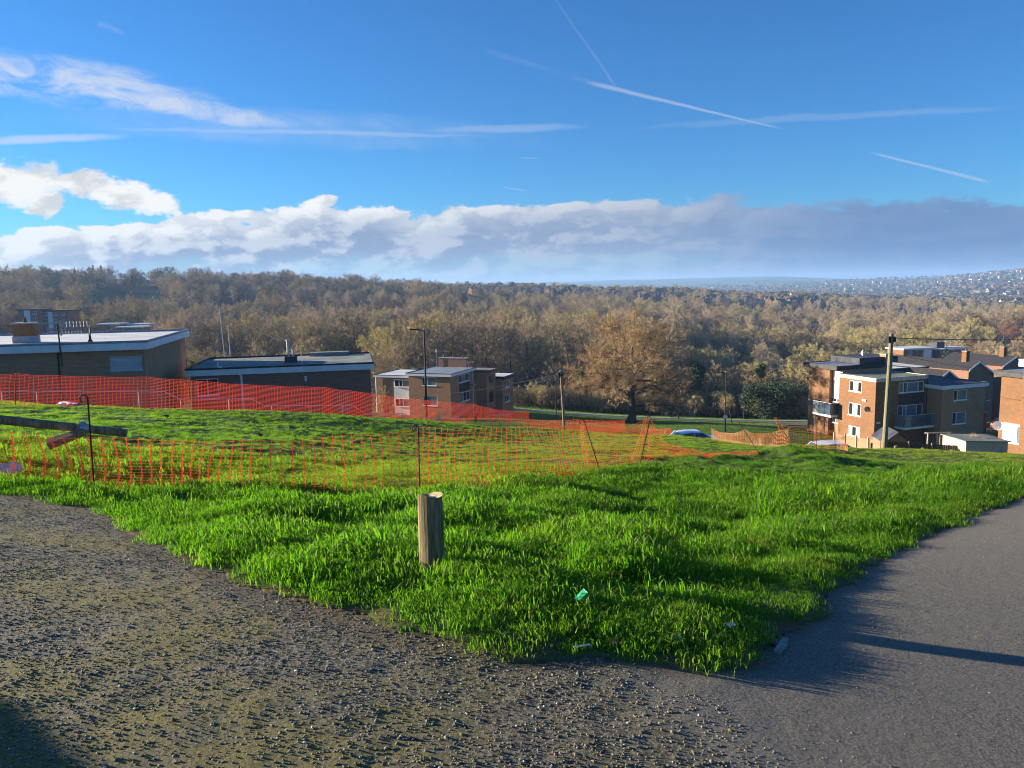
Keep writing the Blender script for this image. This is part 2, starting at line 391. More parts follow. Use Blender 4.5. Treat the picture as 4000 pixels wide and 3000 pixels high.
class MB:
    """collects boxes, tubes and plates into one mesh"""
    def __init__(s): s.v = []; s.f = []; s.m = []
    def add(s, v, f, m=0):
        k = len(s.v); s.v += [tuple(p) for p in v]; s.f += [tuple(i + k for i in q) for q in f]; s.m += [m] * len(f); return s
    def box(s, x0, x1, y0, y1, z0, z1, m=0):
        return s.add([(x0, y0, z0), (x1, y0, z0), (x1, y1, z0), (x0, y1, z0), (x0, y0, z1), (x1, y0, z1), (x1, y1, z1), (x0, y1, z1)],
                     [(0, 3, 2, 1), (4, 5, 6, 7), (0, 1, 5, 4), (1, 2, 6, 5), (2, 3, 7, 6), (3, 0, 4, 7)], m)
    def tube(s, pts, rad, n=8, m=0, cap=True):
        pts = [Vector(p) for p in pts]; rad = rad if isinstance(rad, (list, tuple)) else [rad] * len(pts)
        k = len(s.v); prev = None
        for i, p in enumerate(pts):
            t = (pts[min(i + 1, len(pts) - 1)] - pts[max(i - 1, 0)]).normalized()
            a = prev if prev is not None else (Vector((0, 0, 1)) if abs(t.z) < 0.9 else Vector((1, 0, 0)))
            a = (a - t * a.dot(t)).normalized(); b = t.cross(a); prev = a
            for j in range(n):
                q = 2 * math.pi * j / n
                s.v.append(tuple(p + (a * math.cos(q) + b * math.sin(q)) * rad[i]))
        for i in range(len(pts) - 1):
            for j in range(n):
                s.f.append((k + i * n + j, k + i * n + (j + 1) % n, k + (i + 1) * n + (j + 1) % n, k + (i + 1) * n + j)); s.m.append(m)
        if cap:
            s.f.append(tuple(k + j for j in range(n))[::-1]); s.m.append(m)
            s.f.append(tuple(k + (len(pts) - 1) * n + j for j in range(n))); s.m.append(m)
        return s
    def mesh(s, name, mats, smooth=False): return new_mesh(name, s.v, s.f, mats if isinstance(mats, (list, tuple)) else [mats], True, smooth, s.m)
    def obj(s, name, mats, parent=None, loc=None, rz=0.0, smooth=False): return link(name, s.mesh(name, mats, smooth), parent, loc, rz)

# ------------------------------------------------------------------ materials
def mat(name, fn):
    m_ = bpy.data.materials.new(name); m_.use_nodes = True; t = NT(m_.node_tree); t.n.clear()
    out = t.add('ShaderNodeOutputMaterial'); s = fn(t); t.l.new(s, out.inputs[0]); MATS[name] = m_; return m_
def prin(t, col, rough=0.8, metal=0.0, spec=0.3, bump=None, bstr=0.3, bdist=0.02):
    b = t.add('ShaderNodeBsdfPrincipled'); t.put(b.inputs['Base Color'], col); t.put(b.inputs['Roughness'], rough)
    b.inputs['Metallic'].default_value = metal; b.inputs['Specular IOR Level'].default_value = spec
    if bump is not None:
        n = t.add('ShaderNodeBump'); n.inputs['Strength'].default_value = bstr; n.inputs['Distance'].default_value = bdist
        t.l.new(bump, n.inputs['Height']); t.l.new(n.outputs[0], b.inputs['Normal'])
    return b.outputs[0]
def pos(t): return t.add('ShaderNodeNewGeometry').outputs['Position']
def objc(t): return t.add('ShaderNodeTexCoord').outputs['Object']
def uvc(t): return t.add('ShaderNodeUVMap').outputs[0]
def varied(name, c1, c2, scale=3.0, rough=0.8, detail=5, spec=0.3, bstr=0.0, coord='pos', lo=0.35, hi=0.65, metal=0.0, dist=0.01, stretch=None):
    def fn(t):
        c = pos(t) if coord == 'pos' else objc(t)
        if stretch: c = t.vmul(c, stretch)
        n = t.noise(c, scale, detail, 0.6)
        col = t.mix(t.sstep(n, lo, hi), c1 + (1,), c2 + (1,))
        return prin(t, col, rough, metal, spec, n if bstr else None, bstr, dist)
    return mat(name, fn)
def glassy(name, col, rough=0.06, spec=0.7):
    return mat(name, lambda t: prin(t, col + (1,), rough, 0, spec))

# ---- surfaces
def _ground(t):
    p = pos(t)
    n1 = t.noise(p, 0.35, 4); n2 = t.noise(p, 3.0, 6, 0.65); n3 = t.noise(p, 14.0, 4, 0.7)
    g = t.mix(t.sstep(n1, 0.35, 0.65), (0.060, 0.110, 0.018, 1), (0.110, 0.140, 0.028, 1))
    g = t.mix(t.sstep(n2, 0.45, 0.75), g, (0.045, 0.085, 0.014, 1))
    g = t.mix(t.mul(t.sstep(n3, 0.58, 0.78), 0.6), g, (0.115, 0.085, 0.045, 1))
    s = t.add('ShaderNodeAttribute'); s.attribute_name = 'wood'
    w = t.mix(t.sstep(n2, 0.3, 0.7), (0.045, 0.032, 0.020, 1), (0.10, 0.07, 0.04, 1))
    g = t.mix(s.outputs['Fac'], g, w)
    f = t.add('ShaderNodeAttribute'); f.attribute_name = 'field'
    nf = t.noise(t.vmul(p, (0.004, 0.004, 0.004)), 1.0, 2); nf2 = t.noise(t.vmul(p, (0.0012, 0.0012, 0.0012)), 3.0, 3)
    fc = t.mix(t.sstep(nf, 0.42, 0.56), (0.085, 0.11, 0.04, 1), (0.10, 0.19, 0.045, 1))
    fc = t.mix(t.sstep(nf2, 0.5, 0.58), fc, (0.06, 0.055, 0.035, 1))
    g = t.mix(f.outputs['Fac'], g, fc)
    mud = t.add('ShaderNodeAttribute'); mud.attribute_name = 'mud'
    g = t.mix(t.m('MULTIPLY', mud.outputs['Fac'], t.sstep(n2, 0.25, 0.6), clamp=True), g, t.mix(n3, (0.09, 0.055, 0.032, 1), (0.17, 0.105, 0.06, 1)))
    return prin(t, g, 0.95, 0, 0.1, n3, 0.6, 0.03)
mat('ground', _ground)
def _tarmac(t):
    p = pos(t); s_ = t.add('ShaderNodeSeparateXYZ'); t.l.new(p, s_.inputs[0])
    # old rough surface on the left, newer smooth one on the right
    w = t.noise(p, 2.5, 5, 0.65)
    k = t.add_(t.add_(t.mul(s_.outputs[0], 1.25), t.mul(s_.outputs[1], 0.45)), t.mul(t.sub(w, 0.5), 0.9))
    new = t.sstep(k, 1.75, 2.55)
    v1 = t.add('ShaderNodeTexVoronoi'); t.l.new(t.vadd(p, t.vmul(t.noise(p, 60, 2, color=True), (0.02, 0.02, 0.02))), v1.inputs['Vector']); v1.inputs['Scale'].default_value = 62.0
    v2 = t.add('ShaderNodeTexVoronoi'); t.l.new(p, v2.inputs['Vector']); v2.inputs['Scale'].default_value = 85.0
    n2 = t.noise(p, 9.0, 6, 0.7); n4 = t.noise(p, 1.3, 5, 0.6); n5 = t.noise(p, 30.0, 4, 0.7)
    nc = t.noise(p, 38.0, 8, 0.75); cr = t.add_(t.mul(nc, 0.75), t.mul(t.sub(1.0, v1.outputs['Distance']), 0.25))
    old = t.mix(t.sstep(cr, 0.38, 0.66), (0.016, 0.013, 0.011, 1), (0.45, 0.39, 0.27, 1))
    old = t.mix(t.mul(t.sstep(n2, 0.40, 0.75), 0.55), old, (0.135, 0.117, 0.082, 1))
    mossm = t.mul(t.sstep(t.add_(t.mul(n4, 0.65), t.mul(n5, 0.42)), 0.44, 0.62), t.sstep(t.add_(s_.outputs[0], t.mul(t.sub(n4, 0.5), 2.0)), 1.6, -1.0))
    old = t.mix(t.mul(mossm, 0.85), old, t.mix(n5, (0.13, 0.108, 0.018, 1), (0.36, 0.30, 0.058, 1)))
    nw = t.mix(t.sstep(v2.outputs['Distance'], 0.1, 0.8), (0.22, 0.195, 0.15, 1), (0.10, 0.088, 0.070, 1))
    nw = t.mix(t.mul(t.sstep(n4, 0.4, 0.65), 0.5), nw, (0.155, 0.137, 0.106, 1))
    grit = t.sstep(t.noise(p, 75.0, 2, 0.5), 0.70, 0.76)
    nw = t.mix(t.mul(grit, 0.6), nw, (0.33, 0.31, 0.28, 1))
    edge = t.add('ShaderNodeAttribute'); edge.attribute_name = 'rim'
    dirt = t.mul(edge.outputs['Fac'], t.sstep(n5, 0.25, 0.6))
    col = t.mix(new, old, nw)
    col = t.mix(dirt, col, t.mix(n2, (0.055, 0.035, 0.022, 1), (0.15, 0.095, 0.055, 1)))
    hgt = t.add_(t.mul(t.mul(cr, t.sub(1.0, new)), 2.2), t.mul(nc, 0.25))
    hgt = t.add_(hgt, t.mul(n2, 0.5))
    return prin(t, col, 0.85, 0, 0.35, hgt, 1.0, 0.02)
mat('tarmac', _tarmac)
varied('road_tarmac', (0.075, 0.075, 0.08), (0.13, 0.13, 0.13), 0.8, 0.85)
varied('pavement', (0.30, 0.27, 0.23), (0.40, 0.36, 0.31), 0.7, 0.9)
varied('red_tarmac', (0.13, 0.055, 0.05), (0.19, 0.08, 0.07), 0.9, 0.9)
varied('kerb', (0.20, 0.20, 0.18), (0.34, 0.33, 0.30), 12, 0.9)
varied('concrete', (0.26, 0.25, 0.23), (0.42, 0.41, 0.38), 6, 0.9, bstr=0.3)
def _blade(name, c1, c2, c3):
    def fn(t):
        a = t.add('ShaderNodeAttribute'); a.attribute_type = 'INSTANCER'; a.attribute_name = 'dry'
        rnd = t.add('ShaderNodeObjectInfo').outputs['Random']
        at_ = t.add('ShaderNodeAttribute'); at_.attribute_name = 'tip'
        c = t.mix(rnd, c1 + (1,), c2 + (1,))
        c = t.mix(a.outputs['Fac'], c, c3 + (1,))
        c = t.mix(t.mul(t.m('FRACT', t.mul(rnd, 7.13)), t.mul(at_.outputs['Fac'], 0.25)), c, (0.32, 0.30, 0.09, 1))
        d = t.add('ShaderNodeBsdfDiffuse'); t.l.new(c, d.inputs[0])
        tr = t.add('ShaderNodeBsdfTranslucent'); t.l.new(t.mix(0.75, c, (0.18, 0.48, 0.010, 1)), tr.inputs[0])
        g = t.add('ShaderNodeBsdfGlossy'); g.inputs['Roughness'].default_value = 0.42; g.inputs[0].default_value = (0.9, 0.95, 0.8, 1)
        m1 = t.add('ShaderNodeMixShader'); m1.inputs[0].default_value = 0.54; t.l.new(d.outputs[0], m1.inputs[1]); t.l.new(tr.outputs[0], m1.inputs[2])
        m2 = t.add('ShaderNodeMixShader'); m2.inputs[0].default_value = 0.008; t.l.new(m1.outputs[0], m2.inputs[1]); t.l.new(g.outputs[0], m2.inputs[2])
        return m2.outputs[0]
    return mat(name, fn)
_blade('grass_blade', (0.028, 0.090, 0.008), (0.105, 0.215, 0.014), (0.36, 0.345, 0.045))

# ------------------------------------------------------------------ ground sheet (polar grid)
azs = np.concatenate([np.radians(np.linspace(-180, -48, 34))[:-1], np.radians(np.linspace(-48, 48, 470)), np.radians(np.linspace(48, 180, 34))[1:-1]])
rings = np.concatenate([np.exp(np.linspace(math.log(0.8), math.log(60), 470)), np.exp(np.linspace(math.log(60), math.log(9500), 150))[1:]])
AA, RR = np.meshgrid(azs, rings)
GX, GY = np.sin(AA) * RR, np.cos(AA) * RR
near = RR < 110
GZ = np.where(near, 0, base_z(GX, GY))
GZ[near] = ground_z(GX[near], GY[near])
GZ = np.where(RR > 700, GZ + (vnoise(GX, GY, 0.006, 5) - 0.5) * np.clip((RR - 700) / 800, 0, 1) * 12, GZ)
nr, na = GX.shape
idx = np.arange(nr * na).reshape(nr, na)
i2 = np.roll(idx, -1, axis=1)
gf = np.stack([idx[:-1], idx[1:], i2[1:], i2[:-1]], -1).reshape(-1, 4)
gv = np.stack([GX, GY, GZ], -1).reshape(-1, 3)
cv = np.array([[0, 0, gz(0, 0)]])
me = fast_mesh('ground', gv, gf[:, ::-1], ['ground'], smooth=True)
def gattr(me_, name, vals):
    a = me_.attributes.new(name, 'FLOAT', 'POINT'); a.data.foreach_set('value', np.asarray(vals, np.float32).ravel())
AZ_ = np.arctan2(GX, GY)
wood = np.clip((RR - 128) / 12, 0, 1) * np.clip((1100 - RR) / 250, 0, 1)
fieldm = np.clip((RR - 2500) / 2200, 0, 1)
# sunlit pasture high on the left, rough meadow on the right
PXc = 2000 + F_PX * np.tan(np.clip(AZ_, -1.2, 1.2))
past = (np.abs(PXc - 510) < 120) & (RR > 590) & (RR < 690)
mead = (PXc > 3700) & (RR > 360) & (RR < 440)
wood = np.where(past | mead, 0, wood); fieldm = np.where(past, 1, fieldm)
gattr(me, 'wood', np.maximum(wood, np.clip((RR - 1100) / 500, 0, 1) * (1 - fieldm) * 0.8)); gattr(me, 'field', fieldm)
sdm = path_sd(np.clip(GX, -60, 60), np.clip(GY, -60, 60))
mud = np.clip(1 - np.abs(sdm - 0.05) / 0.30, 0, 1) * (RR < 40)
# churned earth down by the valley road
cm = hit(3000, 1655, 40, 140); mud = np.maximum(mud, np.exp(-(((GX - cm[0]) / 22) ** 2 + ((GY - cm[1]) / 7) ** 2)) * 1.3 * (RR > 60))
gattr(me, 'mud', np.clip(mud, 0, 1))
ground = tag(link('ground', me), kind='structure')

# ------------------------------------------------------------------ tarmac path
gx = np.arange(-14, 16, 0.06); gy = np.arange(-8, 16, 0.06)
PX_, PY_ = np.meshgrid(gx, gy); sd = path_sd(PX_, PY_)
rimn = (vnoise(PX_, PY_, 2.2, 9) - 0.5) * 0.16 + (vnoise(PX_, PY_, 6.0, 10) - 0.5) * 0.08
ok = sd < 0.10
PZ = base_z(PX_, PY_) + (vnoise(PX_, PY_, 0.9, 21) - 0.5) * 0.02 + (vnoise(PX_, PY_, 11.0, 22) - 0.5) * 0.010 * np.clip(1.2 - PX_ * 0.6, 0.1, 1)
vid = np.full(PX_.shape, -1); vid[ok] = np.arange(ok.sum())
q = ok[:-1, :-1] & ok[1:, :-1] & ok[:-1, 1:] & ok[1:, 1:]
pf = np.stack([vid[:-1, :-1][q], vid[:-1, 1:][q], vid[1:, 1:][q], vid[1:, :-1][q]], -1)
pm = fast_mesh('tarmac_path', np.stack([PX_[ok], PY_[ok], PZ[ok]], -1), pf, ['tarmac'], smooth=True)
gattr(pm, 'rim', np.clip(1 - (-(sd + rimn)[ok]) / (0.10 + 0.22 * np.clip(0.6 - PX_[ok], 0, 1)), 0, 1))
tag(link('tarmac_path', pm), kind='structure')

# ------------------------------------------------------------------ grass
def blades(n, rad, hmin, hmax, wid, seed, spread=0.45):
    r = np.random.default_rng(seed); V = []; Fc = []; tip = []
    for i in range(n):
        a = r.uniform(0, 6.283); d = rad * math.sqrt(r.uniform()); x, y = d * math.cos(a), d * math.sin(a)
        h = r.uniform(hmin, hmax); lean = r.uniform(0.1, spread) * h; la = r.uniform(0, 6.283); w = wid * r.uniform(0.7, 1.3)
        wa = la + 1.57 + r.uniform(-.5, .5); cx_, sx_ = math.cos(wa) * w, math.sin(wa) * w
        lx, ly = math.cos(la) * lean, math.sin(la) * lean
        k = len(V)
        V += [(x - cx_, y - sx_, -0.015), (x + cx_, y + sx_, -0.015), (x + lx * .35 + cx_ * .8, y + ly * .35 + sx_ * .8, h * .6), (x + lx * .35 - cx_ * .8, y + ly * .35 - sx_ * .8, h * .6),
              (x + lx * 1.2, y + ly * 1.2, h * r.uniform(.82, 1.0))]
        tip += [0, 0, .5, .5, 1]
        Fc += [(k, k + 1, k + 2), (k, k + 2, k + 3), (k + 3, k + 2, k + 4)]
    return np.array(V), np.array(Fc), tip
def inst_stuff(name, protos, P, SCL, ROT, IDX, label, cat, extra=None, tilt=None):
    """one object that places unlinked prototype objects on points with geometry nodes"""
    me_ = bpy.data.meshes.new(name + '_points'); me_.vertices.add(len(P)); me_.vertices.foreach_set('co', np.asarray(P, np.float32).ravel())
    def pa(nm, vals, typ='FLOAT', key='value'):
        a = me_.attributes.new(nm, typ, 'POINT'); a.data.foreach_set(key, np.asarray(vals).ravel())
    pa('scl', np.asarray(SCL, np.float32)); pa('pick', np.asarray(IDX, np.int32), 'INT')
    rot = np.zeros((len(P), 3), np.float32); rot[:, 2] = ROT
    if tilt is not None: rot[:, 0] = tilt[0]; rot[:, 1] = tilt[1]
    pa('rot', rot, 'FLOAT_VECTOR', 'vector')
    for k_, v_ in (extra or {}).items(): pa(k_, np.asarray(v_, np.float32))
    o = link(name, me_)
    ng = bpy.data.node_groups.new(name + '_scatter', 'GeometryNodeTree')
    ng.interface.new_socket('Geometry', in_out='INPUT', socket_type='NodeSocketGeometry'); ng.interface.new_socket('Geometry', in_out='OUTPUT', socket_type='NodeSocketGeometry')
    gi = ng.nodes.new('NodeGroupInput'); go = ng.nodes.new('NodeGroupOutput'); L = ng.links
    g2i = ng.nodes.new('GeometryNodeGeometryToInstance')
    for p_ in protos:
        oi = ng.nodes.new('GeometryNodeObjectInfo'); oi.inputs['Object'].default_value = p_; oi.inputs['As Instance'].default_value = True
        L.new(oi.outputs['Geometry'], g2i.inputs[0])
    iop = ng.nodes.new('GeometryNodeInstanceOnPoints')
    L.new(gi.outputs[0], iop.inputs['Points'])
    jn = ng.nodes.new('GeometryNodeJoinGeometry')
    for l_ in list(L):
        if l_.to_node == g2i: L.new(l_.from_socket, jn.inputs[0])
    ng.nodes.remove(g2i)
    L.new(jn.outputs[0], iop.inputs['Instance']); iop.inputs['Pick Instance'].default_value = True
    def na(nm, typ):
        n_ = ng.nodes.new('GeometryNodeInputNamedAttribute'); n_.data_type = typ; n_.inputs['Name'].default_value = nm; return n_.outputs['Attribute']
    L.new(na('pick', 'INT'), iop.inputs['Instance Index']); L.new(na('scl', 'FLOAT'), iop.inputs['Scale'])
    L.new(na('rot', 'FLOAT_VECTOR'), iop.inputs['Rotation'])
    L.new(iop.outputs[0], go.inputs[0])
    md = o.modifiers.new('scatter', 'NODES'); md.node_group = ng
    return tag(o, label, cat, kind='stuff')
def proto(name, me_):
    return bpy.data.objects.new(name, me_)
gp = []
for s in range(6):
    V, Fc, tp = blades(64, 0.095, 0.018, 0.055 if s < 4 else 0.082, 0.0017, 100 + s, 1.1)
    m_ = fast_mesh('grass_tuft', V, Fc, ['grass_blade']); gattr(m_, 'tip', tp); gp.append(proto('grass_tuft', m_))
gp2 = []
for s in range(4):
    V, Fc, tp = blades(70, 0.24, 0.025, 0.075, 0.0045, 200 + s, 0.9)
    m_ = fast_mesh('grass_patch', V, Fc, ['grass_blade']); gattr(m_, 'tip', tp); gp2.append(proto('grass_patch', m_))
rg = np.random.default_rng(5)
def scatter_polar(r0, r1, dens, a0=-43, a1=43):
    area = 0.5 * (r1 * r1 - r0 * r0) * math.radians(a1 - a0); n_ = int(area * dens)
    rr = np.sqrt(rg.uniform(r0 * r0, r1 * r1, n_)); aa = np.radians(rg.uniform(a0, a1, n_))
    return np.sin(aa) * rr, np.cos(aa) * rr
def grass_set(r0, r1, dens, smin, smax, a0=-43, a1=43):
    x, y = scatter_polar(r0, r1, dens, a0, a1)
    sd_ = path_sd(x, y) + (vnoise(x, y, 2.2, 9) - 0.5) * 0.16 + (vnoise(x, y, 6.0, 10) - 0.5) * 0.08
    k = sd_ > 0.05 + 0.12 * rg.uniform(size=len(x)) ** 2; x, y, sd_ = x[k], y[k], sd_[k]
    z = ground_z(x, y)
    big = vnoise(x, y, 1.1, 31); sm = vnoise(x, y, 3.5, 32)
    # the grass behind the netting is shorter and yellower
    side = y - np.interp(x, NETX, NETY) if NETX is not None else np.zeros_like(x)
    worn = np.clip((side + 0.2 + (vnoise(x, y, 0.8, 35) - 0.5) * 1.5) / 0.8, 0, 1)
    sc = rg.uniform(smin, smax, len(x)) * (0.25 + 0.85 * big + 0.55 * sm) * (1 - 0.25 * worn) * np.clip(0.55 + sd_ * 0.5, 0.55, 1)
    dry = np.clip(worn * (0.78 + 0.55 * (vnoise(x, y, 0.35, 33) - 0.5) + 0.6 * (vnoise(x, y, 0.08, 37) - 0.4)) + (vnoise(x, y, 2.3, 34) - 0.60) * 1.0 + np.where(rg.uniform(size=len(x)) < .07, rg.uniform(.3, 1.0, len(x)), 0), 0, 0.95)
    return x, y, z, sc, dry
sets = [grass_set(2.4, 7.5, 270, 0.75, 1.25), grass_set(7.5, 15, 150, 0.85, 1.35), grass_set(15, 27, 34, 0.9, 1.35), grass_set(27, 48, 17, 1.1, 1.6)]
X, Y, Z, S, DR = [np.concatenate([s_[i] for s_ in sets]) for i in range(5)]
# lower lawns and verges down by the road
vx, vy = scatter_polar(56, 142, 3.6, -6, 36); kk = (vx / vy < 0.455) | (vx / vy > .60); vx, vy = vx[kk], vy[kk]
vz = base_z(vx, vy); vs = rg.uniform(1.5, 2.5, len(vx)); vd = np.clip(.15 + .7 * (vnoise(vx, vy, .06, 38) - .35), 0, .8)
sets.append((vx, vy, vz, vs, vd)); X, Y, Z, S, DR = [np.concatenate([s_[i] for s_ in sets]) for i in range(5)]
nfar = len(sets[2][0]) + len(sets[3][0]) + len(vx); pick = np.concatenate([rg.integers(0, 6, len(X) - nfar), rg.integers(6, 10, nfar)])
inst_stuff('grass', gp + gp2, np.stack([X, Y, Z], -1), S, rg.uniform(0, 6.283, len(X)), pick, 'long green grass covering the sloping field beside the tarmac path', 'grass', {'dry': DR},
           (rg.normal(0, 0.12, len(X)), rg.normal(0, 0.12, len(X))))
print('grass tufts', len(X))

# ------------------------------------------------------------------ loose chippings standing out of the worn tarmac
def _chip(t):
    r_ = t.add('ShaderNodeObjectInfo').outputs['Random']
    c = t.mix(r_, (0.07, 0.062, 0.050, 1), (0.34, 0.29, 0.20, 1)); c = t.mix(t.sstep(t.m('FRACT', t.mul(r_, 9.7)), .80, .84), c, (0.20, 0.17, 0.035, 1)); c = t.mix(t.sstep(t.m('FRACT', t.mul(r_, 23.1)), .975, .98), c, (0.6, 0.57, 0.5, 1))
    return prin(t, c, .9, 0, .2)
mat('chipping', _chip)
def rock(seed):
    r = np.random.default_rng(seed); import bmesh
    bm = bmesh.new(); bmesh.ops.create_icosphere(bm, subdivisions=1, radius=1.0)
    for v_ in bm.verts: v_.co = Vector(v_.co) * float(r.uniform(.65, 1.1)); v_.co.z *= .7
    m_ = bpy.data.meshes.new('chipping'); bm.to_mesh(m_); bm.free(); m_.materials.append(MATS['chipping']); return proto('chipping', m_)
cx_, cy_ = scatter_polar(2.0, 10.0, 2300, -40, 38); dd_ = np.hypot(cx_, cy_)
k_ = path_sd(cx_, cy_) < .02; oldness = 1.25 * cx_ + .45 * cy_ + (vnoise(cx_, cy_, 2.5, 71) - .5) * 1.2
k_ &= (rg.uniform(size=len(cx_)) < np.clip(.25 + 1.1 * vnoise(cx_, cy_, 1.6, 72), 0, 1) * np.clip((9.8 - dd_) / 5.5, 0, 1) * np.clip((2.7 - oldness) / 1.1, 0, 1)) | (k_ & (rg.uniform(size=len(cx_)) < .10))
k_keep = k_; cx_, cy_ = cx_[k_], cy_[k_]
cz_ = base_z(cx_, cy_) + (vnoise(cx_, cy_, 0.9, 21) - 0.5) * 0.02 + (vnoise(cx_, cy_, 11.0, 22) - 0.5) * 0.010 * np.clip(1.2 - cx_ * 0.6, 0.1, 1)
inst_stuff('chippings', [rock(k) for k in range(4)], np.stack([cx_, cy_, cz_ + .001], -1), rg.uniform(.0028, .0078, len(cx_)) * np.where(oldness[k_keep] < 2.1, 1, .55) * np.where(rg.uniform(size=len(cx_)) < .06, 1.6, 1), rg.uniform(0, 6.28, len(cx_)), rg.integers(0, 4, len(cx_)), 'rough stone chippings standing out of the old tarmac', 'chippings')
print('chips', len(cx_))

# ------------------------------------------------------------------ building materials
def brickmat(name, a, b, c, mortar):
    def fn(t):
        uv = uvc(t)
        br = t.add('ShaderNodeTexBrick'); t.l.new(uv, br.inputs['Vector']); br.inputs['Color1'].default_value = a + (1,); br.inputs['Color2'].default_value = b + (1,)
        br.inputs['Mortar'].default_value = mortar + (1,); br.inputs['Scale'].default_value = 1.0; br.inputs['Brick Width'].default_value = 0.225; br.inputs['Row Height'].default_value = 0.075
        br.inputs['Mortar Size'].default_value = 0.010; br.inputs['Bias'].default_value = -0.1
        p = pos(t)
        n = t.noise(t.vmul(uv, (1, 3, 1)), 1.6, 5, 0.65); n2 = t.noise(p, 0.5, 3)
        n3 = t.noise(t.vmul(uv, (4.4, 13.3, 1.0)), 1.0, 1, 0.5)
        col = t.mix(t.mul(t.sstep(n, 0.40, 0.72), 0.6), br.outputs['Color'], c + (1,))
        col = t.mix(t.mul(t.sstep(n3, 0.52, 0.75), 0.45), col, (c[0] * 0.6, c[1] * 0.55, c[2] * 0.55, 1))
        col = t.mix(t.mul(t.sstep(n2, 0.5, 0.75), 0.25), col, (0.10, 0.075, 0.05, 1))
        return prin(t, col, 0.9, 0, 0.2, br.outputs['Fac'], -0.35, 0.01)
    mat(name, fn)
brickmat('brick_buff', (0.25, 0.112, 0.048), (0.175, 0.073, 0.030), (0.29, 0.145, 0.068), (0.22, 0.15, 0.09))
brickmat('brick_brown', (0.42, 0.215, 0.105), (0.30, 0.15, 0.075), (0.47, 0.27, 0.14), (0.35, 0.25, 0.16))
brickmat('brick_dark', (0.31, 0.15, 0.092), (0.22, 0.105, 0.067), (0.36, 0.19, 0.12), (0.26, 0.18, 0.13))
varied('white_paint', (0.70, 0.70, 0.68), (0.80, 0.80, 0.78), 2.0, 0.55)
varied('white_felt', (0.50, 0.50, 0.48), (0.72, 0.71, 0.68), 0.9, 0.8, 6, bstr=0.5, dist=0.05, stretch=(0.35, 1.6, 1))
varied('grey_felt', (0.17, 0.18, 0.16), (0.28, 0.29, 0.25), 0.7, 0.9, 6, bstr=0.3, dist=0.03)
varied('green_felt', (0.15, 0.16, 0.11), (0.24, 0.25, 0.18), 0.9, 0.9, 6)
varied('dark_felt', (0.035, 0.038, 0.048), (0.07, 0.075, 0.09), 0.9, 0.75, 5)
varied('lead', (0.20, 0.22, 0.26), (0.30, 0.32, 0.36), 1.5, 0.6)
varied('black_trim', (0.018, 0.018, 0.020), (0.04, 0.04, 0.042), 3, 0.5)
varied('peeling_paint', (0.62, 0.56, 0.44), (0.34, 0.24, 0.16), 5.0, 0.8, 6, lo=0.5, hi=0.62, stretch=(1, 1, 3))
varied('red_trim', (0.16, 0.045, 0.04), (0.24, 0.07, 0.06), 3, 0.7)
varied('dark_panel', (0.045, 0.030, 0.026), (0.075, 0.05, 0.042), 2, 0.7)
varied('roof_tile', (0.030, 0.028, 0.030), (0.065, 0.06, 0.058), 3, 0.8, stretch=(1, 1, 4))
varied('plain_upvc', (0.76, 0.77, 0.77), (0.82, 0.82, 0.81), 5, 0.35, spec=0.45)
varied('board_grey', (0.36, 0.37, 0.39), (0.50, 0.50, 0.50), 1.8, 0.8, stretch=(0.4, 0.4, 6))
varied('galv', (0.33, 0.34, 0.35), (0.48, 0.49, 0.49), 6, 0.45, metal=0.6)
varied('rail_paint', (0.52, 0.50, 0.52), (0.64, 0.62, 0.62), 7, 0.5)
varied('black_metal', (0.012, 0.012, 0.013), (0.028, 0.028, 0.030), 6, 0.45)
varied('rusty', (0.10, 0.045, 0.022), (0.05, 0.028, 0.018), 14, 0.8)
glassy('glass', (0.022, 0.026, 0.030))
glassy('glass_pale', (0.16, 0.19, 0.20), 0.10)
glassy('curtain', (0.48, 0.43, 0.33), 0.25, 0.5)
glassy('blue_glass', (0.05, 0.075, 0.105), 0.15, 0.6)

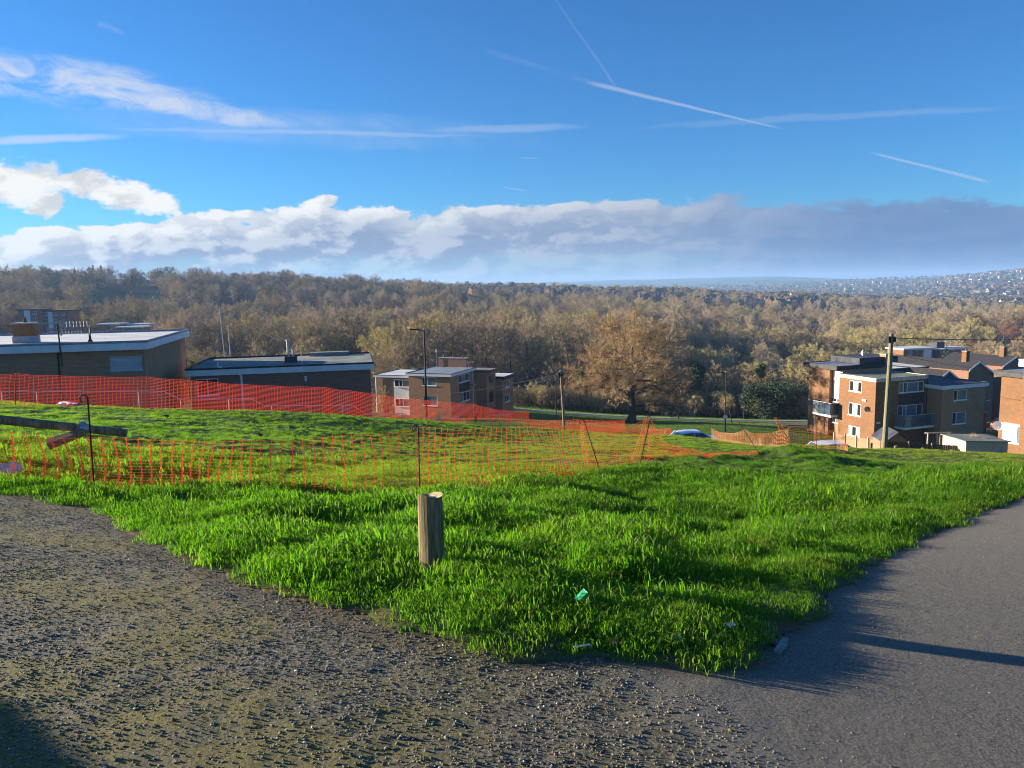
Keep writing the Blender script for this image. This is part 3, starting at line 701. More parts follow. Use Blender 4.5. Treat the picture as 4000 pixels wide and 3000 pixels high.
def loc_of(p, o):
    """world point -> building coordinates"""
    d = Vector((p[0] - o.location.x, p[1] - o.location.y, 0)); a = o.rotation_euler.z; c, s = math.cos(a), math.sin(a)
    return d.x * c + d.y * s, -d.x * s + d.y * c
FM = {'front': lambda b, u, z, d: (b[0] + u, b[2] + d, z), 'left': lambda b, u, z, d: (b[0] + d, b[2] + u, z),
      'right': lambda b, u, z, d: (b[1] - d, b[2] + u, z), 'back': lambda b, u, z, d: (b[0] + u, b[3] - d, z)}
def block(par, b, z0, z1, op=None, wall='brick_brown', name='wall', wmat='plain_upvc', seed=0):
    """b = x0,x1,y0,y1; op = {face: [(u0,u1,z0,z1,columns,glass list)]}"""
    op = op or {}; V = []; Fc = []
    for face in ('front', 'left', 'right', 'back'):
        Wd = (b[1] - b[0]) if face in ('front', 'back') else (b[3] - b[2]); fm = FM[face]; os_ = op.get(face, [])
        us = sorted({0.0, Wd} | {o[0] for o in os_} | {o[1] for o in os_}); zs = sorted({z0, z1} | {o[2] for o in os_} | {o[3] for o in os_})
        flip = face in ('front', 'right')
        def quad(pts):
            k = len(V); V.extend(pts); Fc.append((k, k + 1, k + 2, k + 3) if flip else (k + 3, k + 2, k + 1, k))
        for i in range(len(us) - 1):
            for j in range(len(zs) - 1):
                uc, zc = (us[i] + us[i + 1]) / 2, (zs[j] + zs[j + 1]) / 2
                if any(o[0] < uc < o[1] and o[2] < zc < o[3] for o in os_): continue
                quad([fm(b, us[i], zs[j], 0), fm(b, us[i + 1], zs[j], 0), fm(b, us[i + 1], zs[j + 1], 0), fm(b, us[i], zs[j + 1], 0)])
        for o in os_:
            u0, u1, a0, a1 = o[:4]; R_ = 0.12
            for (p, q_) in (((u0, a0), (u0, a1)), ((u0, a1), (u1, a1)), ((u1, a1), (u1, a0)), ((u1, a0), (u0, a0))):
                quad([fm(b, p[0], p[1], 0), fm(b, p[0], p[1], R_), fm(b, q_[0], q_[1], R_), fm(b, q_[0], q_[1], 0)])
            window(par, b, face, o, wmat)
    k = len(V); V += [(b[0], b[2], z1), (b[1], b[2], z1), (b[1], b[3], z1), (b[0], b[3], z1)]; Fc.append((k, k + 1, k + 2, k + 3))
    return link(name, new_mesh(name, V, Fc, [wall]), par)
def window(par, b, face, o, wmat='plain_upvc'):
    u0, u1, a0, a1, cols, gl = o[:6]; tr = o[6] if len(o) > 6 else None
    fm = FM[face]; w = 0.065
    mb = MB()
    def bar(p0, p1, q0, q1, d0=0.03, d1=0.11):
        c = [fm(b, p0, q0, d0), fm(b, p1, q1, d1)]
        mb.box(min(c[0][0], c[1][0]), max(c[0][0], c[1][0]), min(c[0][1], c[1][1]), max(c[0][1], c[1][1]), q0, q1)
    bar(u0, u1, a0, a0 + w); bar(u0, u1, a1 - w, a1); bar(u0, u0 + w, a0 + w, a1 - w); bar(u1 - w, u1, a0 + w, a1 - w)
    cu = [u0 + (u1 - u0) * c for c in cols]
    for c in cu: bar(c - w / 2, c + w / 2, a0 + w, a1 - w, 0.034)
    if tr: bar(u0 + w, u1 - w, a0 + (a1 - a0) * tr - w / 2, a0 + (a1 - a0) * tr + w / 2, 0.037)
    bar(u0 - 0.05, u1 + 0.05, a0 - 0.06, a0 + 0.004, -0.07, 0.05)
    win = mb.obj('window', wmat, par)
    eds = [u0 + w] + cu + [u1 - w]
    for i in range(len(eds) - 1):
        g = gl[i % len(gl)]
        e0_, e1_ = eds[i] + (w / 2 if i else 0), eds[i + 1] - (w / 2 if i < len(eds) - 2 else 0)
        m2 = MB(); P = [fm(b, e0_, a0 + w, 0.075), fm(b, e1_, a1 - w, 0.085)]
        m2.box(min(P[0][0], P[1][0]), max(P[0][0], P[1][0]), min(P[0][1], P[1][1]), max(P[0][1], P[1][1]), a0 + w, a1 - w)
        pn = m2.obj('pane', g, win)
    return win
def roof(par, b, z, over=0.25, fh=0.35, fmat='white_paint', tmat='grey_felt', lip='black_trim', liph=0.07, joints=0):
    x0, x1, y0, y1 = b[0] - over, b[1] + over, b[2] - over, b[3] + over
    r = MB().box(x0 + .04, x1 - .04, y0 + .04, y1 - .04, z - fh + .03, z).obj('roof', tmat, par)
    f = MB()
    f.box(x0, x1, y0, y0 + .035, z - fh, z - .01).box(x0, x1, y1 - .035, y1, z - fh, z - .01).box(x0, x0 + .035, y0 + .036, y1 - .036, z - fh, z - .01).box(x1 - .035, x1, y0 + .036, y1 - .036, z - fh, z - .01)
    f.obj('fascia', fmat, r)
    if lip:
        l_ = MB(); e = .015
        l_.box(x0 - e, x1 + e, y0 - e, y0 + .10, z - .008, z + liph).box(x0 - e, x1 + e, y1 - .10, y1 + e, z - .008, z + liph).box(x0 - e, x0 + .10, y0 + .101, y1 - .101, z - .008, z + liph).box(x1 - .10, x1 + e, y0 + .101, y1 - .101, z - .008, z + liph)
        l_.obj('roof_edge', lip, r)
    return r
def prt(par, name, m_, *boxes):
    mb = MB()
    for q_ in boxes: mb.box(*q_)
    return mb.obj(name, m_, par)
def frame(pL, pR, dR):
    """building frame from the two ends of its front roof edge; right end dR metres away"""
    R_ = at(pR[0], pR[1], dR); L_ = at_z(pL[0], pL[1], R_[2])
    a = math.atan2(R_[1] - L_[1], R_[0] - L_[0])
    return L_, R_, a, math.hypot(R_[0] - L_[0], R_[1] - L_[1]), R_[2]
def dish(par, loc, rz, r=0.33, m_='galv'):
    mb = MB(); n = 14; V = [(0, 0.10, 0)]; Fc = []
    for k in range(1, 4):
        for j in range(n):
            q_ = 2 * math.pi * j / n; rr = r * k / 3; V.append((rr * math.cos(q_), 0.10 - 0.14 * (rr / r) ** 2 , rr * math.sin(q_)))
    for j in range(n): Fc.append((0, 1 + j, 1 + (j + 1) % n))
    for k in range(2):
        for j in range(n): a = 1 + k * n; Fc.append((a + j, a + n + j, a + n + (j + 1) % n, a + (j + 1) % n))
    mb.add(V, Fc); mb.tube([(0, .10, 0), (0, .28, -.12)], .02, 6); mb.tube([(0, -.02, -r * .9), (0, -.34, -.05)], .012, 5); mb.box(-.03, .03, -.38, -.32, -.08, -.02)
    return mb.obj('satellite_dish', m_, par, loc, rz)
def chimney(par, b, z0, z1, brick='brick_brown', pots=1, flash='lead'):
    c = MB().box(b[0], b[1], b[2], b[3], z0, z1).obj('chimney', brick, par)
    prt(c, 'cap', 'concrete', (b[0] - .06, b[1] + .06, b[2] - .06, b[3] + .06, z1 + .001, z1 + .09))
    if flash: prt(c, 'flashing', flash, (b[0] - .05, b[1] + .05, b[2] - .05, b[3] + .05, z0 - .002, z0 + .42))
    for k in range(pots):
        x = b[0] + (b[1] - b[0]) * (k + .5) / pots; y = (b[2] + b[3]) / 2
        MB().tube([(x, y, z1 + .08), (x, y, z1 + .42)], [.12, .09], 10).obj('chimney_pot', 'brick_buff', c)
    return c
def aerial(par, loc, rz, h=1.0, boom=1.4, n=8, m_='galv'):
    mb = MB().tube([(0, 0, 0), (0, 0, h)], .025, 6); mb.tube([(-boom * .25, 0, h - .08), (boom * .75, 0, h - .08)], .014, 5)
    for k in range(n):
        x = -boom * .2 + boom * .92 * k / (n - 1); mb.tube([(x, 0, h - .08 - .13), (x, 0, h - .08 + .13)], .009, 4)
    for s in (-.16, .16): mb.tube([(-boom * .24, -.2, h - .08 + s), (-boom * .24, .2, h - .08 + s)], .01, 4)
    return mb.obj('aerial', m_, par, loc, rz)

# ---- long block with white felt roof behind the red netting
L_, R_, ang, w_, zr = frame((0, 1355), (575, 1337), 45.0)
dirv = np.array([math.cos(ang), math.sin(ang)]); WA = 30.0
oA = R_[:2] - dirv * WA
bA = empty('flat_block', (oA[0], oA[1], 0), ang)
tag(bA, 'long flat roofed brick block with sunlit white felt roof and boarded window', 'building', 'flat roofed brick blocks')
wa0 = WA - 0.3
def uA(px, py): p = at_z(px, py, zr - 0.6); return loc_of(p, bA)[0]
u0, u1 = loc_of(at(433, 1400, 45.2), bA)[0], loc_of(at(552, 1400, 45.2), bA)[0]
block(bA, (0.3, wa0, 0.3, 13.2), zr - 5.4, zr - .32, {'front': [(u0 - .3, u1 - .3, zr - 1.65, zr - .80, [], ['board_grey'])]}, 'brick_brown', wmat='board_grey')
rA = roof(bA, (0.3, wa0, 0.3, 13.2), zr, 0.3, 0.42, 'white_paint', 'white_felt', 'lead', 0.13)
cu = loc_of(at(125, 1300, 47.5), bA)
chimney(bA, (cu[0] - .55, cu[0] + .55, 3.0, 3.9), zr, zr + 1.15, 'brick_buff', 1)
fl = loc_of(at(382, 1330, 47), bA)
mbx = MB().tube([(fl[0], 1.4, zr - .02), (fl[0], 1.4, zr + .22), (fl[0], 1.4, zr + .95)], [.20, .07, .07], 10); mbx.obj('flue_pipe', 'black_metal', bA)
ua = loc_of(at(250, 1300, 44.5), bA)
mbx = MB().tube([(ua[0], -.18, zr - 1.2), (ua[0] - .05, -.18, zr + 1.25)], .045, 8); mast = mbx.obj('aerial_mast', 'rusty', bA)
mb = MB().tube([(ua[0] - 1.1, -.18, zr + 1.30), (ua[0] + 1.6, -.18, zr + 1.12)], .022, 6)
for k in range(8):
    x = ua[0] + .25 + k * .18; mb.tube([(x, -.18, zr + 1.02), (x, -.18, zr + 1.34)], .018, 4)
for zz in (1.1, 1.26): mb.tube([(ua[0] + .15, -.18, zr + zz), (ua[0] + 1.62, -.18, zr + zz - .05)], .012, 4)
for k in range(7):
    x = ua[0] + .2 + k * .16; mb.tube([(x, -.18, zr + .62), (x, -.18, zr + .80)], .015, 4)
mb.tube([(ua[0] + .1, -.18, zr + .71), (ua[0] + 1.3, -.18, zr + .69)], .014, 4); mb.tube([(ua[0] + 1.6, -.18, zr + 1.1), (ua[0] + 1.62, -.18, zr + .5)], .012, 4)
for zz in (.55, .80, 1.05, 1.25): mb.box(ua[0] + .08, ua[0] + .14, -.26, -.1, zr + zz, zr + zz + .14)
mb.obj('television_aerial', 'galv', bA)
prt(bA, 'wall_stain_pipe', 'black_metal', (ua[0] - .35, ua[0] - .27, .22, .29, zr - 5.2, zr - .45))

# ---- second block, grey felt roof
L_, R_, angB, WB, zB = frame((722, 1448), (1461, 1420), 52.6)
bB = empty('flat_block', (L_[0], L_[1], 0), angB)
tag(bB, 'flat roofed brick block with grey felt roof, steel flue and pale blue fascia', 'building', 'flat roofed brick blocks')
block(bB, (.25, WB - .25, .25, 8.6), zB - 5.4, zB - .36, {'front': [(.35, 1.75, zB - 1.75, zB - .62, [.5], ['glass'])]}, 'brick_dark')
roof(bB, (.25, WB - .25, .25, 8.6), zB, .25, .40, 'white_paint', 'grey_felt', 'black_trim', .11)
prt(bB, 'roof_upstand', 'grey_felt', (7.6, 10.6, 7.7, 8.6, zB + .001, zB + .28))
um = loc_of(at(1138, 1400, 55), bB)
prt(bB, 'flue_base', 'dark_felt', (um[0] - .42, um[0] + .42, 3.0, 3.7, zB + .001, zB + .40))
MB().tube([(um[0] - .18, 3.4, zB + .38), (um[0] - .18, 3.4, zB + 1.55)], .085, 10).tube([(um[0] - .18, 3.4, zB + 1.55), (um[0] - .18, 3.4, zB + 1.62)], .16, 10).obj('flue_pipe', 'galv', bB)
MB().tube([(um[0] + .16, 3.4, zB + .38), (um[0] + .16, 3.4, zB + .95)], .075, 10).tube([(um[0] + .16, 3.4, zB + .95), (um[0] + .16, 3.4, zB + 1.02)], .13, 10).obj('flue_pipe', 'galv', bB)
ud = loc_of(at(943, 1480, 51), bB)[0]
MB().tube([(ud, .12, zB - 5.2), (ud, .12, zB - .5), (ud - .05, .0, zB - .38)], .075, 8).obj('downpipe', 'white_paint', bB)
u3 = loc_of(at(1183, 1400, 53), bB)[0]; aerial(bB, (u3, .1, zB - .6), .3, 1.7, 1.3, 8)
u4 = loc_of(at(863, 1430, 52), bB)[0]
MB().tube([(u4, 1.6, zB), (u4, .5, zB + .03)], .06, 6).tube([(u4, .5, zB), (u4 - .02, .45, zB + .42)], .05, 6).obj('vent_pipe', 'white_paint', bB)
u5 = loc_of(at(1198, 1483, 53), bB)[0]; prt(bB, 'wall_vent', 'white_paint', (u5 - .08, u5 + .08, .21, .248, zB - 1.05, zB - .7))

# ---- stepped terrace lower down
L_, R_, angC, WC, zC = frame((1595, 1457), (1758, 1461), 100.0)
bC = empty('stepped_terrace', (L_[0], L_[1], 0), angC)
tag(bC, 'stepped brick terrace with white framed windows and one red roof edge', 'building')
def zc(py, px, d): return at(px, py, d)[2]
zb = -20.0
block(bC, (0, WC, 0, 8.0), zb, zC - .3, {'front': [(2.0, 4.1, zc(1508, 1675, 101), zc(1475, 1675, 101), [.36], ['glass', 'glass_pale']), (2.1, 4.2, zc(1588, 1675, 101), zc(1550, 1675, 101), [], ['glass_pale'])],
      'right': [(2.9, 6.3, zc(1493, 1805, 104), zc(1463, 1805, 104), [.3, .62], ['blue_glass', 'glass_pale', 'blue_glass']), (3.2, 6.5, zc(1571, 1805, 104), zc(1533, 1805, 104), [.3, .62], ['glass_pale', 'glass', 'glass'])]}, 'brick_brown')
prt(bC, 'spandrel_panel', 'dark_panel', (WC - .02, WC + .03, 2.9, 6.3, zc(1530, 1805, 104), zc(1495, 1805, 104)))
roof(bC, (0, WC, 0, 8.0), zC, .3, .36, 'white_paint', 'lead', 'black_trim', .06)
MB().tube([(WC + .08, 7.4, zb), (WC + .08, 7.4, zC - .4)], .07, 8).obj('downpipe', 'white_paint', bC)
chimney(bC, (.6, 5.0, 8.1, 9.0), zC - .6, zC + 1.25, 'brick_dark', 3, None)
MB().tube([(.4, 8.0, zC - .2), (.4, 8.0, zC + 2.1)], .03, 6).tube([(.4, 8.0, zC + 2.1), (.4, 8.0, zC + 2.5)], .09, 8).tube([(.4, 8, zC + 2.2), (2.4, 8, zC + 2.2)], .02, 5).obj('flue_pipe', 'galv', bC)
zC1 = zC - .45
block(bC, (-5.4, -.05, 1.0, 7.5), zb, zC1 - .3, {'front': []}, 'brick_brown')
roof(bC, (-5.4, -.32, .7, 7.5), zC1, .25, .30, 'white_paint', 'white_felt', 'black_trim', .05)
pa0, pa1 = -2.75, -.15
prt(bC, 'cladding_panel', 'white_paint', (pa0, pa1, .90, .985, zb + 1.2, zC1 - .55))
for (za, zb_) in ((zc(1518, 1570, 102), zc(1489, 1570, 102)), (zc(1597, 1570, 102), zc(1565, 1570, 102))):
    window(bC, (pa0, pa1, .80, 5), 'front', (.12, 2.48, za, zb_, [.30, .52], ['glass', 'glass', 'glass_pale']))
MB().tube([(-5.5, .85, zb), (-5.5, .85, zC1 - .35)], .08, 8).obj('downpipe', 'white_paint', bC)
zC3 = zC - .45
block(bC, (1.0, WC + 1.9, 8.02, 11.6), zb, zC3 - .3, {'right': [(.9, 2.5, zc(1497, 1904, 107.5), zc(1466, 1904, 107.5), [.5], ['glass', 'glass_pale']), (.9, 2.5, zc(1575, 1904, 107.5), zc(1535, 1904, 107.5), [.5], ['glass'])]}, 'brick_brown', wmat='dark_panel')
roof(bC, (1.0, WC + 1.9, 8.02 + .35, 11.6), zC3, .3, .36, 'red_trim', 'green_felt', 'red_trim', .05)
zC4 = at(1957, 1470, 111)[2]
block(bC, (2.0, WC + 2.9, 11.62, 16.2), zb, zC4 - .3, {'right': [(1.1, 3.1, zc(1513, 1974, 112), zc(1488, 1974, 112), [.36, .68], ['glass', 'blue_glass']), (1.1, 3.1, zc(1571, 1974, 112), zc(1542, 1974, 112), [.36, .68], ['blue_glass', 'glass'])]}, 'brick_brown')
roof(bC, (2.0, WC + 2.9, 12.0, 16.2), zC4, .28, .42, 'black_trim', 'white_felt', 'black_trim', .05)
aerial(bC, (WC - .5, 7.5, zC), .2, .9, 1.0, 5)

# ---- three storey block on the right
K = at(3423, 1480, 80.0); angD = math.radians(19.3); zD = K[2]
bD = empty('corner_block', (K[0], K[1], 0), angD)
tag(bD, 'three storey brick block with sunlit side, balconies and white windows', 'building')
def zd(py, d, px=3345): return at(px, py, d)[2]
zg = -18.4
wl = [(1.95, 3.75, zd(b_, 82.7), zd(a_, 82.7), [.32, .66], g_) for a_, b_, g_ in ((1489, 1531, ['glass', 'curtain', 'glass']), (1577, 1626, ['glass', 'curtain', 'glass']), (1670, 1710, ['curtain', 'glass', 'curtain']))]
block(bD, (0, 6.92, 0, 5.24), zg, zD - .34, {'left': wl,
      'front': [(3.14, 6.65, zd(1533, 81.6, 3560), zd(1492, 81.6, 3560), [.19, .34, .78], ['glass_pale', 'blue_glass', 'glass_pale', 'blue_glass']), (3.14, 6.65, zd(1640, 81.6, 3560), zd(1583, 81.6, 3560), [.20, .34, .76], ['blue_glass', 'glass_pale', 'glass_pale', 'blue_glass'])]}, 'brick_buff')
prt(bD, 'spandrel_panel', 'dark_panel', (3.14, 6.65, -.03, .02, zd(1581, 81.6, 3560), zd(1536, 81.6, 3560)))
roof(bD, (0, 6.92, 0, 5.24), zD, .14, .36, 'peeling_paint', 'green_felt', 'peeling_paint', .05)
dish(bD, (-.22, .85, zd(1600, 81)), -.5, .30, 'lead'); prt(bD, 'wall_vent', 'white_paint', (-.10, -.002, 1.2, 1.75, zd(1570, 81.3), zd(1562, 81.3)))
prt(bD, 'wall_vent', 'white_paint', (.25, .75, -.06, -.002, zd(1659, 80.5), zd(1651, 80.5)))
def balcony(par, x0, x1, y0, y1, z0, z1, side, glassm='blue_glass'):
    """slab, posts, rails and infill panels round three sides; side = open side toward the wall"""
    bal = prt(par, 'balcony', 'white_paint', (x0, x1, y0, y1, z0 - .16, z0))
    rl = MB()
    for zz in (z0 + .08, z1): rl.box(x0, x1, y0, y0 + .04, zz - .04, zz).box(x0, x0 + .04, y0 + .041, y1, zz - .04, zz).box(x1 - .04, x1, y0 + .041, y1, zz - .04, zz)
    rl.obj('balcony_rail', 'rail_paint', bal)
    n = max(2, int((x1 - x0) / .9))
    def panel(ax0, ax1, ay0, ay1, m_, grow=0): prt(bal, 'balcony_panel', m_, (ax0, ax1, ay0, ay1, z0 + .10, z1 - .05))
    if side == 'back':
        for k in range(n):
            xa, xb_ = x0 + .05 + (x1 - x0 - .1) * k / n, x0 + .05 + (x1 - x0 - .1) * (k + 1) / n
            panel(xa + .02, xb_ - .02, y0 + .012, y0 + .028, 'glass_pale' if k in (0, n - 1) else glassm)
        panel(x0 + .012, x0 + .028, y0 + .07, y1 - .02, 'glass_pale'); panel(x1 - .028, x1 - .012, y0 + .07, y1 - .02, glassm)
    else:
        n = max(2, int((y1 - y0) / .9))
        for k in range(n):
            ya, yb = y0 + .07 + (y1 - y0 - .1) * k / n, y0 + .07 + (y1 - y0 - .1) * (k + 1) / n
            panel(x0 + .012, x0 + .028, ya + .02, yb - .02, 'glass_pale' if k == n - 1 else glassm)
        panel(x0 + .07, x1 - .02, y0 + .012, y0 + .028, glassm); panel(x0 + .07, x1 - .02, y1 - .028, y1 - .012, 'glass_pale')
    return bal
balcony(bD, 2.75, 7.4, -1.35, -.002, zd(1672, 80.5, 3570), zd(1622, 80.5, 3570), 'back')
MB().tube([(6.95, -.15, zg), (6.95, -.15, zD - .3)], .06, 6).obj('downpipe', 'black_metal', bD)
zD1 = at(3165, 1420, 88.5)[2]
b1 = (0.0, 7.0, 6.75, 10.1)
block(bD, b1, zg, zD1 - .36, {}, 'brick_buff')
block(bD, (.55, 7.0, 5.26, 6.73), zg, zD1 - .37, {}, 'brick_brown')
prt(bD, 'cladding_panel', 'white_paint', (.44, .54, 5.30, 6.70, zd(1560, 86, 3268), zd(1447, 86, 3268)))
for a_, b_ in ((1452, 1480), (1540, 1572), (1625, 1655)): window(bD, (.40, 2, 5.30, 6.7), 'left', (.1, 1.25, zd(b_, 86, 3268), zd(a_, 86, 3268), [.55], ['glass_pale', 'glass']))
balcony(bD, -1.0, .42, 5.30, 8.2, zd(1618, 86.5, 3250), zd(1568, 86.5, 3250), 'right')
MB().tube([(-.85, 7.9, zg - 1.5), (-.85, 7.9, zd(1622, 86.5, 3250))], .05, 6).obj('balcony_post', 'galv', bD)
dish(bD, (-.2, 9.7, zd(1575, 89, 3180)), -.6, .30, 'lead')
roof(bD, (-.25, 7.2, 5.45, 10.3), zD1, .25, .42, 'black_trim', 'lead', 'black_trim', .06)
prt(bD, 'roof_upstand', 'dark_felt', (3.0, 8.6, 5.5, 10.0, zD1 + .07, zD1 + .75))
chimney(bD, (6.6, 7.6, 5.3, 6.2), zD - .1, zD1 + 1.0, 'brick_brown', 0, None); dish(bD, (6.5, 5.0, zD1 + .25), .5, .33, 'plain_upvc'); dish(bD, (4.2, 6.4, zD1 + 1.25), .9, .36, 'plain_upvc')
zD4 = at(3683, 1507, 80.3)[2]
wr = [(1.6, 3.55, zd(b_, 81.2, 3754), zd(a_, 81.2, 3754), [.30], g_) for a_, b_, g_ in ((1523, 1565, ['glass', 'glass_pale']), (1612, 1660, ['glass', 'glass_pale']), (1706, 1738, ['curtain', 'glass']))]
block(bD, (6.94, 13.1, -2.1, 7.0), zg, zD4 - .34, {'front': wr}, 'brick_brown')
roof(bD, (6.94, 13.1, -2.1, 7.0), zD4, .2, .42, 'white_paint', 'dark_felt', 'black_trim', .05)
# lower block behind it
bD5 = empty('flat_block', (K[0] + 10.0, K[1] + 19.0, 0), angD); tag(bD5, 'low flat roofed block with bright white roof and dark walls behind the corner block', 'building', 'flat roofed brick blocks')
zD5 = at(3620, 1436, 100)[2]
block(bD5, (-3.0, 7.5, 0, 7), -21, zD5 - .3, {}, 'brick_dark'); roof(bD5, (-3.0, 7.5, 0, 7), zD5, .2, .8, 'black_trim', 'white_felt', 'black_trim', .03)

# ---- block at the right edge
KE = at_z(4130, 1470, at(4130, 1470, 58)[2]); zE = KE[2]
bE = empty('edge_block', (KE[0], KE[1], 0), angD); tag(bE, 'sunlit buff brick block with white framed bay window and satellite dish', 'building')
block(bE, (0, 6, .2, 4.5), -16, zE - .3, {'left': []}, 'brick_buff'); roof(bE, (0, 6, .2, 4.5), zE, .4, .40, 'black_trim', 'lead', 'black_trim', .05)
block(bE, (-2.8, 6, -5.0, .6), -16, zE + 1.0, {}, 'brick_buff'); roof(bE, (-2.8, 6, -5, .6), zE + 1.35, .25, .5, 'white_paint', 'grey_felt', 'white_paint', .05)
ze = lambda py: at(3958, py, 60.5)[2]
bay = prt(bE, 'bay_window', 'plain_upvc', (-.30, -.005, 1.3, 3.9, ze(1744), ze(1736))); prt(bay, 'bay_panel', 'plain_upvc', (-.26, -.22, 2.7, 3.86, ze(1734), ze(1672))); prt(bay, 'pane', 'glass_pale', (-.26, -.22, 1.34, 2.66, ze(1734), ze(1672)))
prt(bay, 'bay_frame', 'plain_upvc', (-.30, -.005, 1.3, 3.9, ze(1671), ze(1664)), (-.29, -.20, 2.665, 2.695, ze(1735), ze(1672)), (-.29, -.01, 1.3, 1.335, ze(1735), ze(1672)), (-.29, -.01, 3.865, 3.9, ze(1735), ze(1672)))
dish(bE, (-.35, 4.3, ze(1680)), -.7, .40, 'plain_upvc')

# ---- gabled houses behind
def gable_house(p_apex, d, left, right, drop_l, drop_r, ridge, label, chim=None, wallm='brick_dark', verge='white_paint'):
    A_ = at(p_apex[0], p_apex[1], d); az_ = math.radians(28)
    h = empty('gabled_house', (A_[0], A_[1], 0), az_); tag(h, label, 'house', 'gabled houses behind the corner block')
    z = A_[2]; g = -24.0
    V = [(-left, 0, g), (right, 0, g), (right, 0, z - drop_r), (0, 0, z), (-left, 0, z - drop_l)]; V += [(a, ridge, c) for a, b_, c in V]
    link('wall', new_mesh('wall', V, [(0, 1, 2, 3, 4), (9, 8, 7, 6, 5), (0, 4, 9, 5), (1, 6, 7, 2)], [wallm]), h)
    def slope(x0, z0, x1, z1, nm):
        n = Vector((z0 - z1, 0, x1 - x0)).normalized() * .10
        if n.z < 0: n = -n
        a = [(x0, -.25, z0), (x1, -.25, z1), (x1, ridge + .25, z1), (x0, ridge + .25, z0)]
        b_ = [(p[0] + n.x, p[1], p[2] + n.z) for p in a]
        return link(nm, new_mesh(nm, a + b_, [(0, 1, 2, 3), (7, 6, 5, 4), (0, 4, 5, 1), (1, 5, 6, 2), (2, 6, 7, 3), (3, 7, 4, 0)], ['roof_tile']), h)
    kl = drop_l / left; kr = drop_r / right
    slope(-left - .3, z - drop_l - .3 * kl + .03, -.02, z + .03, 'roof'); slope(.02, z + .03, right + .3, z - drop_r - .3 * kr + .03, 'roof')
    for x1_, dz_ in ((-left - .3, drop_l + .3 * kl), (right + .3, drop_r + .3 * kr)):
        a = [(0, -.30, z - .12), (0, -.30, z + .14), (x1_, -.30, z - dz_ + .14), (x1_, -.30, z - dz_ - .12)]; b_ = [(p[0], -.255, p[2]) for p in a]
        link('bargeboard', new_mesh('bargeboard', a + b_, [(0, 1, 2, 3), (7, 6, 5, 4), (0, 4, 5, 1), (1, 5, 6, 2), (2, 6, 7, 3), (3, 7, 4, 0)], [verge]), h)
    if chim: chimney(h, (-.5, .35, chim, chim + .7), z - .5, z + 1.5, 'brick_buff', 1, None)
    return h
gable_house((3700, 1449), 96, 2.2, 4.6, 1.2, 2.6, 14, 'dark tiled gable house half hidden behind the corner block')
hF = gable_house((3821, 1415), 112, 2.2, 4.2, .95, 2.1, 15, 'brick gable house with white bargeboards, chimney and dark tiled roof', 1.5)
window(hF, (0, 5, 0, 5), 'front', (2.6, 3.6, -18.2, -16.9, [.5], ['glass_pale']))
gable_house((3965, 1395), 122, 3.2, 4.0, 1.15, 1.6, 10, 'pale gable house with tall chimney behind the others', 1.5, 'brick_dark')

# ---- far blocks across the valley
def far_block(px, py, d, W_, D_, H_, ang_, label, cols, wallm='brick_dark', rm='white_paint', pent=False):
    A_ = at(px, py, d); o = empty('flat_block', (A_[0], A_[1], 0), ang_); tag(o, label, 'building', 'flat roofed blocks across the valley')
    ops = []
    for (u0_, u1_) in cols:
        for k in range(int(H_ / 2.7)):
            zt = A_[2] - .8 - k * 2.6; ops.append((u0_, u1_, zt - 1.3, zt, [.5], ['glass', 'glass_pale']))
    block(o, (0, W_, 0, D_), A_[2] - H_, A_[2] - .35, {'front': ops}, wallm)
    roof(o, (0, W_, 0, D_), A_[2], .4, .45, rm, 'white_felt' if rm == 'white_paint' else 'dark_felt', None)
    return o, A_[2]
o, z = far_block(70, 1208, 285, 8.0, 7, 11, -.1, 'far dark brick block with pale blue window panels beneath the wooded hill', [(2.6, 4.4), (5.6, 7.4)], rm='black_trim')
prt(o, 'cladding_panel', 'white_paint', (2.3, 4.7, -.06, -.003, z - 9, z - .5)); 
o, z = far_block(160, 1212, 287, 10.5, 7, 11, -.1, 'far dark brick block with balcony beside the pale panelled one', [(.6, 2.4), (4.6, 6.4), (8.0, 9.4)], rm='black_trim')
prt(o, 'cladding_panel', 'white_paint', (2.6, 4.4, -.06, -.003, z - 8.5, z - .6)); balcony(o, 2.5, 5.6, -1.2, -.003, z - 8, z - 6.8, 'back', 'glass_pale')
o, z = far_block(382, 1264, 275, 7.5, 6, 8, -.08, 'far low block with white roof edge near the valley floor', [(3.6, 5.4)])
o, z = far_block(455, 1276, 270, 9.0, 6, 8, -.08, 'far low block with white roof edge and small window in front of trees', [(1.0, 2.8), (6.0, 7.6)])
o, z = far_block(500, 1265, 282, 7.0, 6, 8, -.08, 'far low block with white roof edge behind the other low ones', [(3.4, 5.6)])
o, z = far_block(3530, 1362, 235, 11, 7, 9, .25, 'far white edged flat roofed block among trees on the valley side', [(1.5, 3.3), (7.0, 9.0)], 'brick_buff')
prt(o, 'cladding_panel', 'white_paint', (7.4, 10.4, -.08, -.003, z - 8, z - .5))
o, z = far_block(3672, 1362, 238, 10.5, 7, 9, .25, 'far flat roofed block with dark rooftop box among trees', [(2.4, 3.6), (4.4, 5.6)], 'brick_dark')
prt(o, 'roof_house', 'dark_felt', (.6, 3.6, 2, 5, z + .001, z + 1.8))

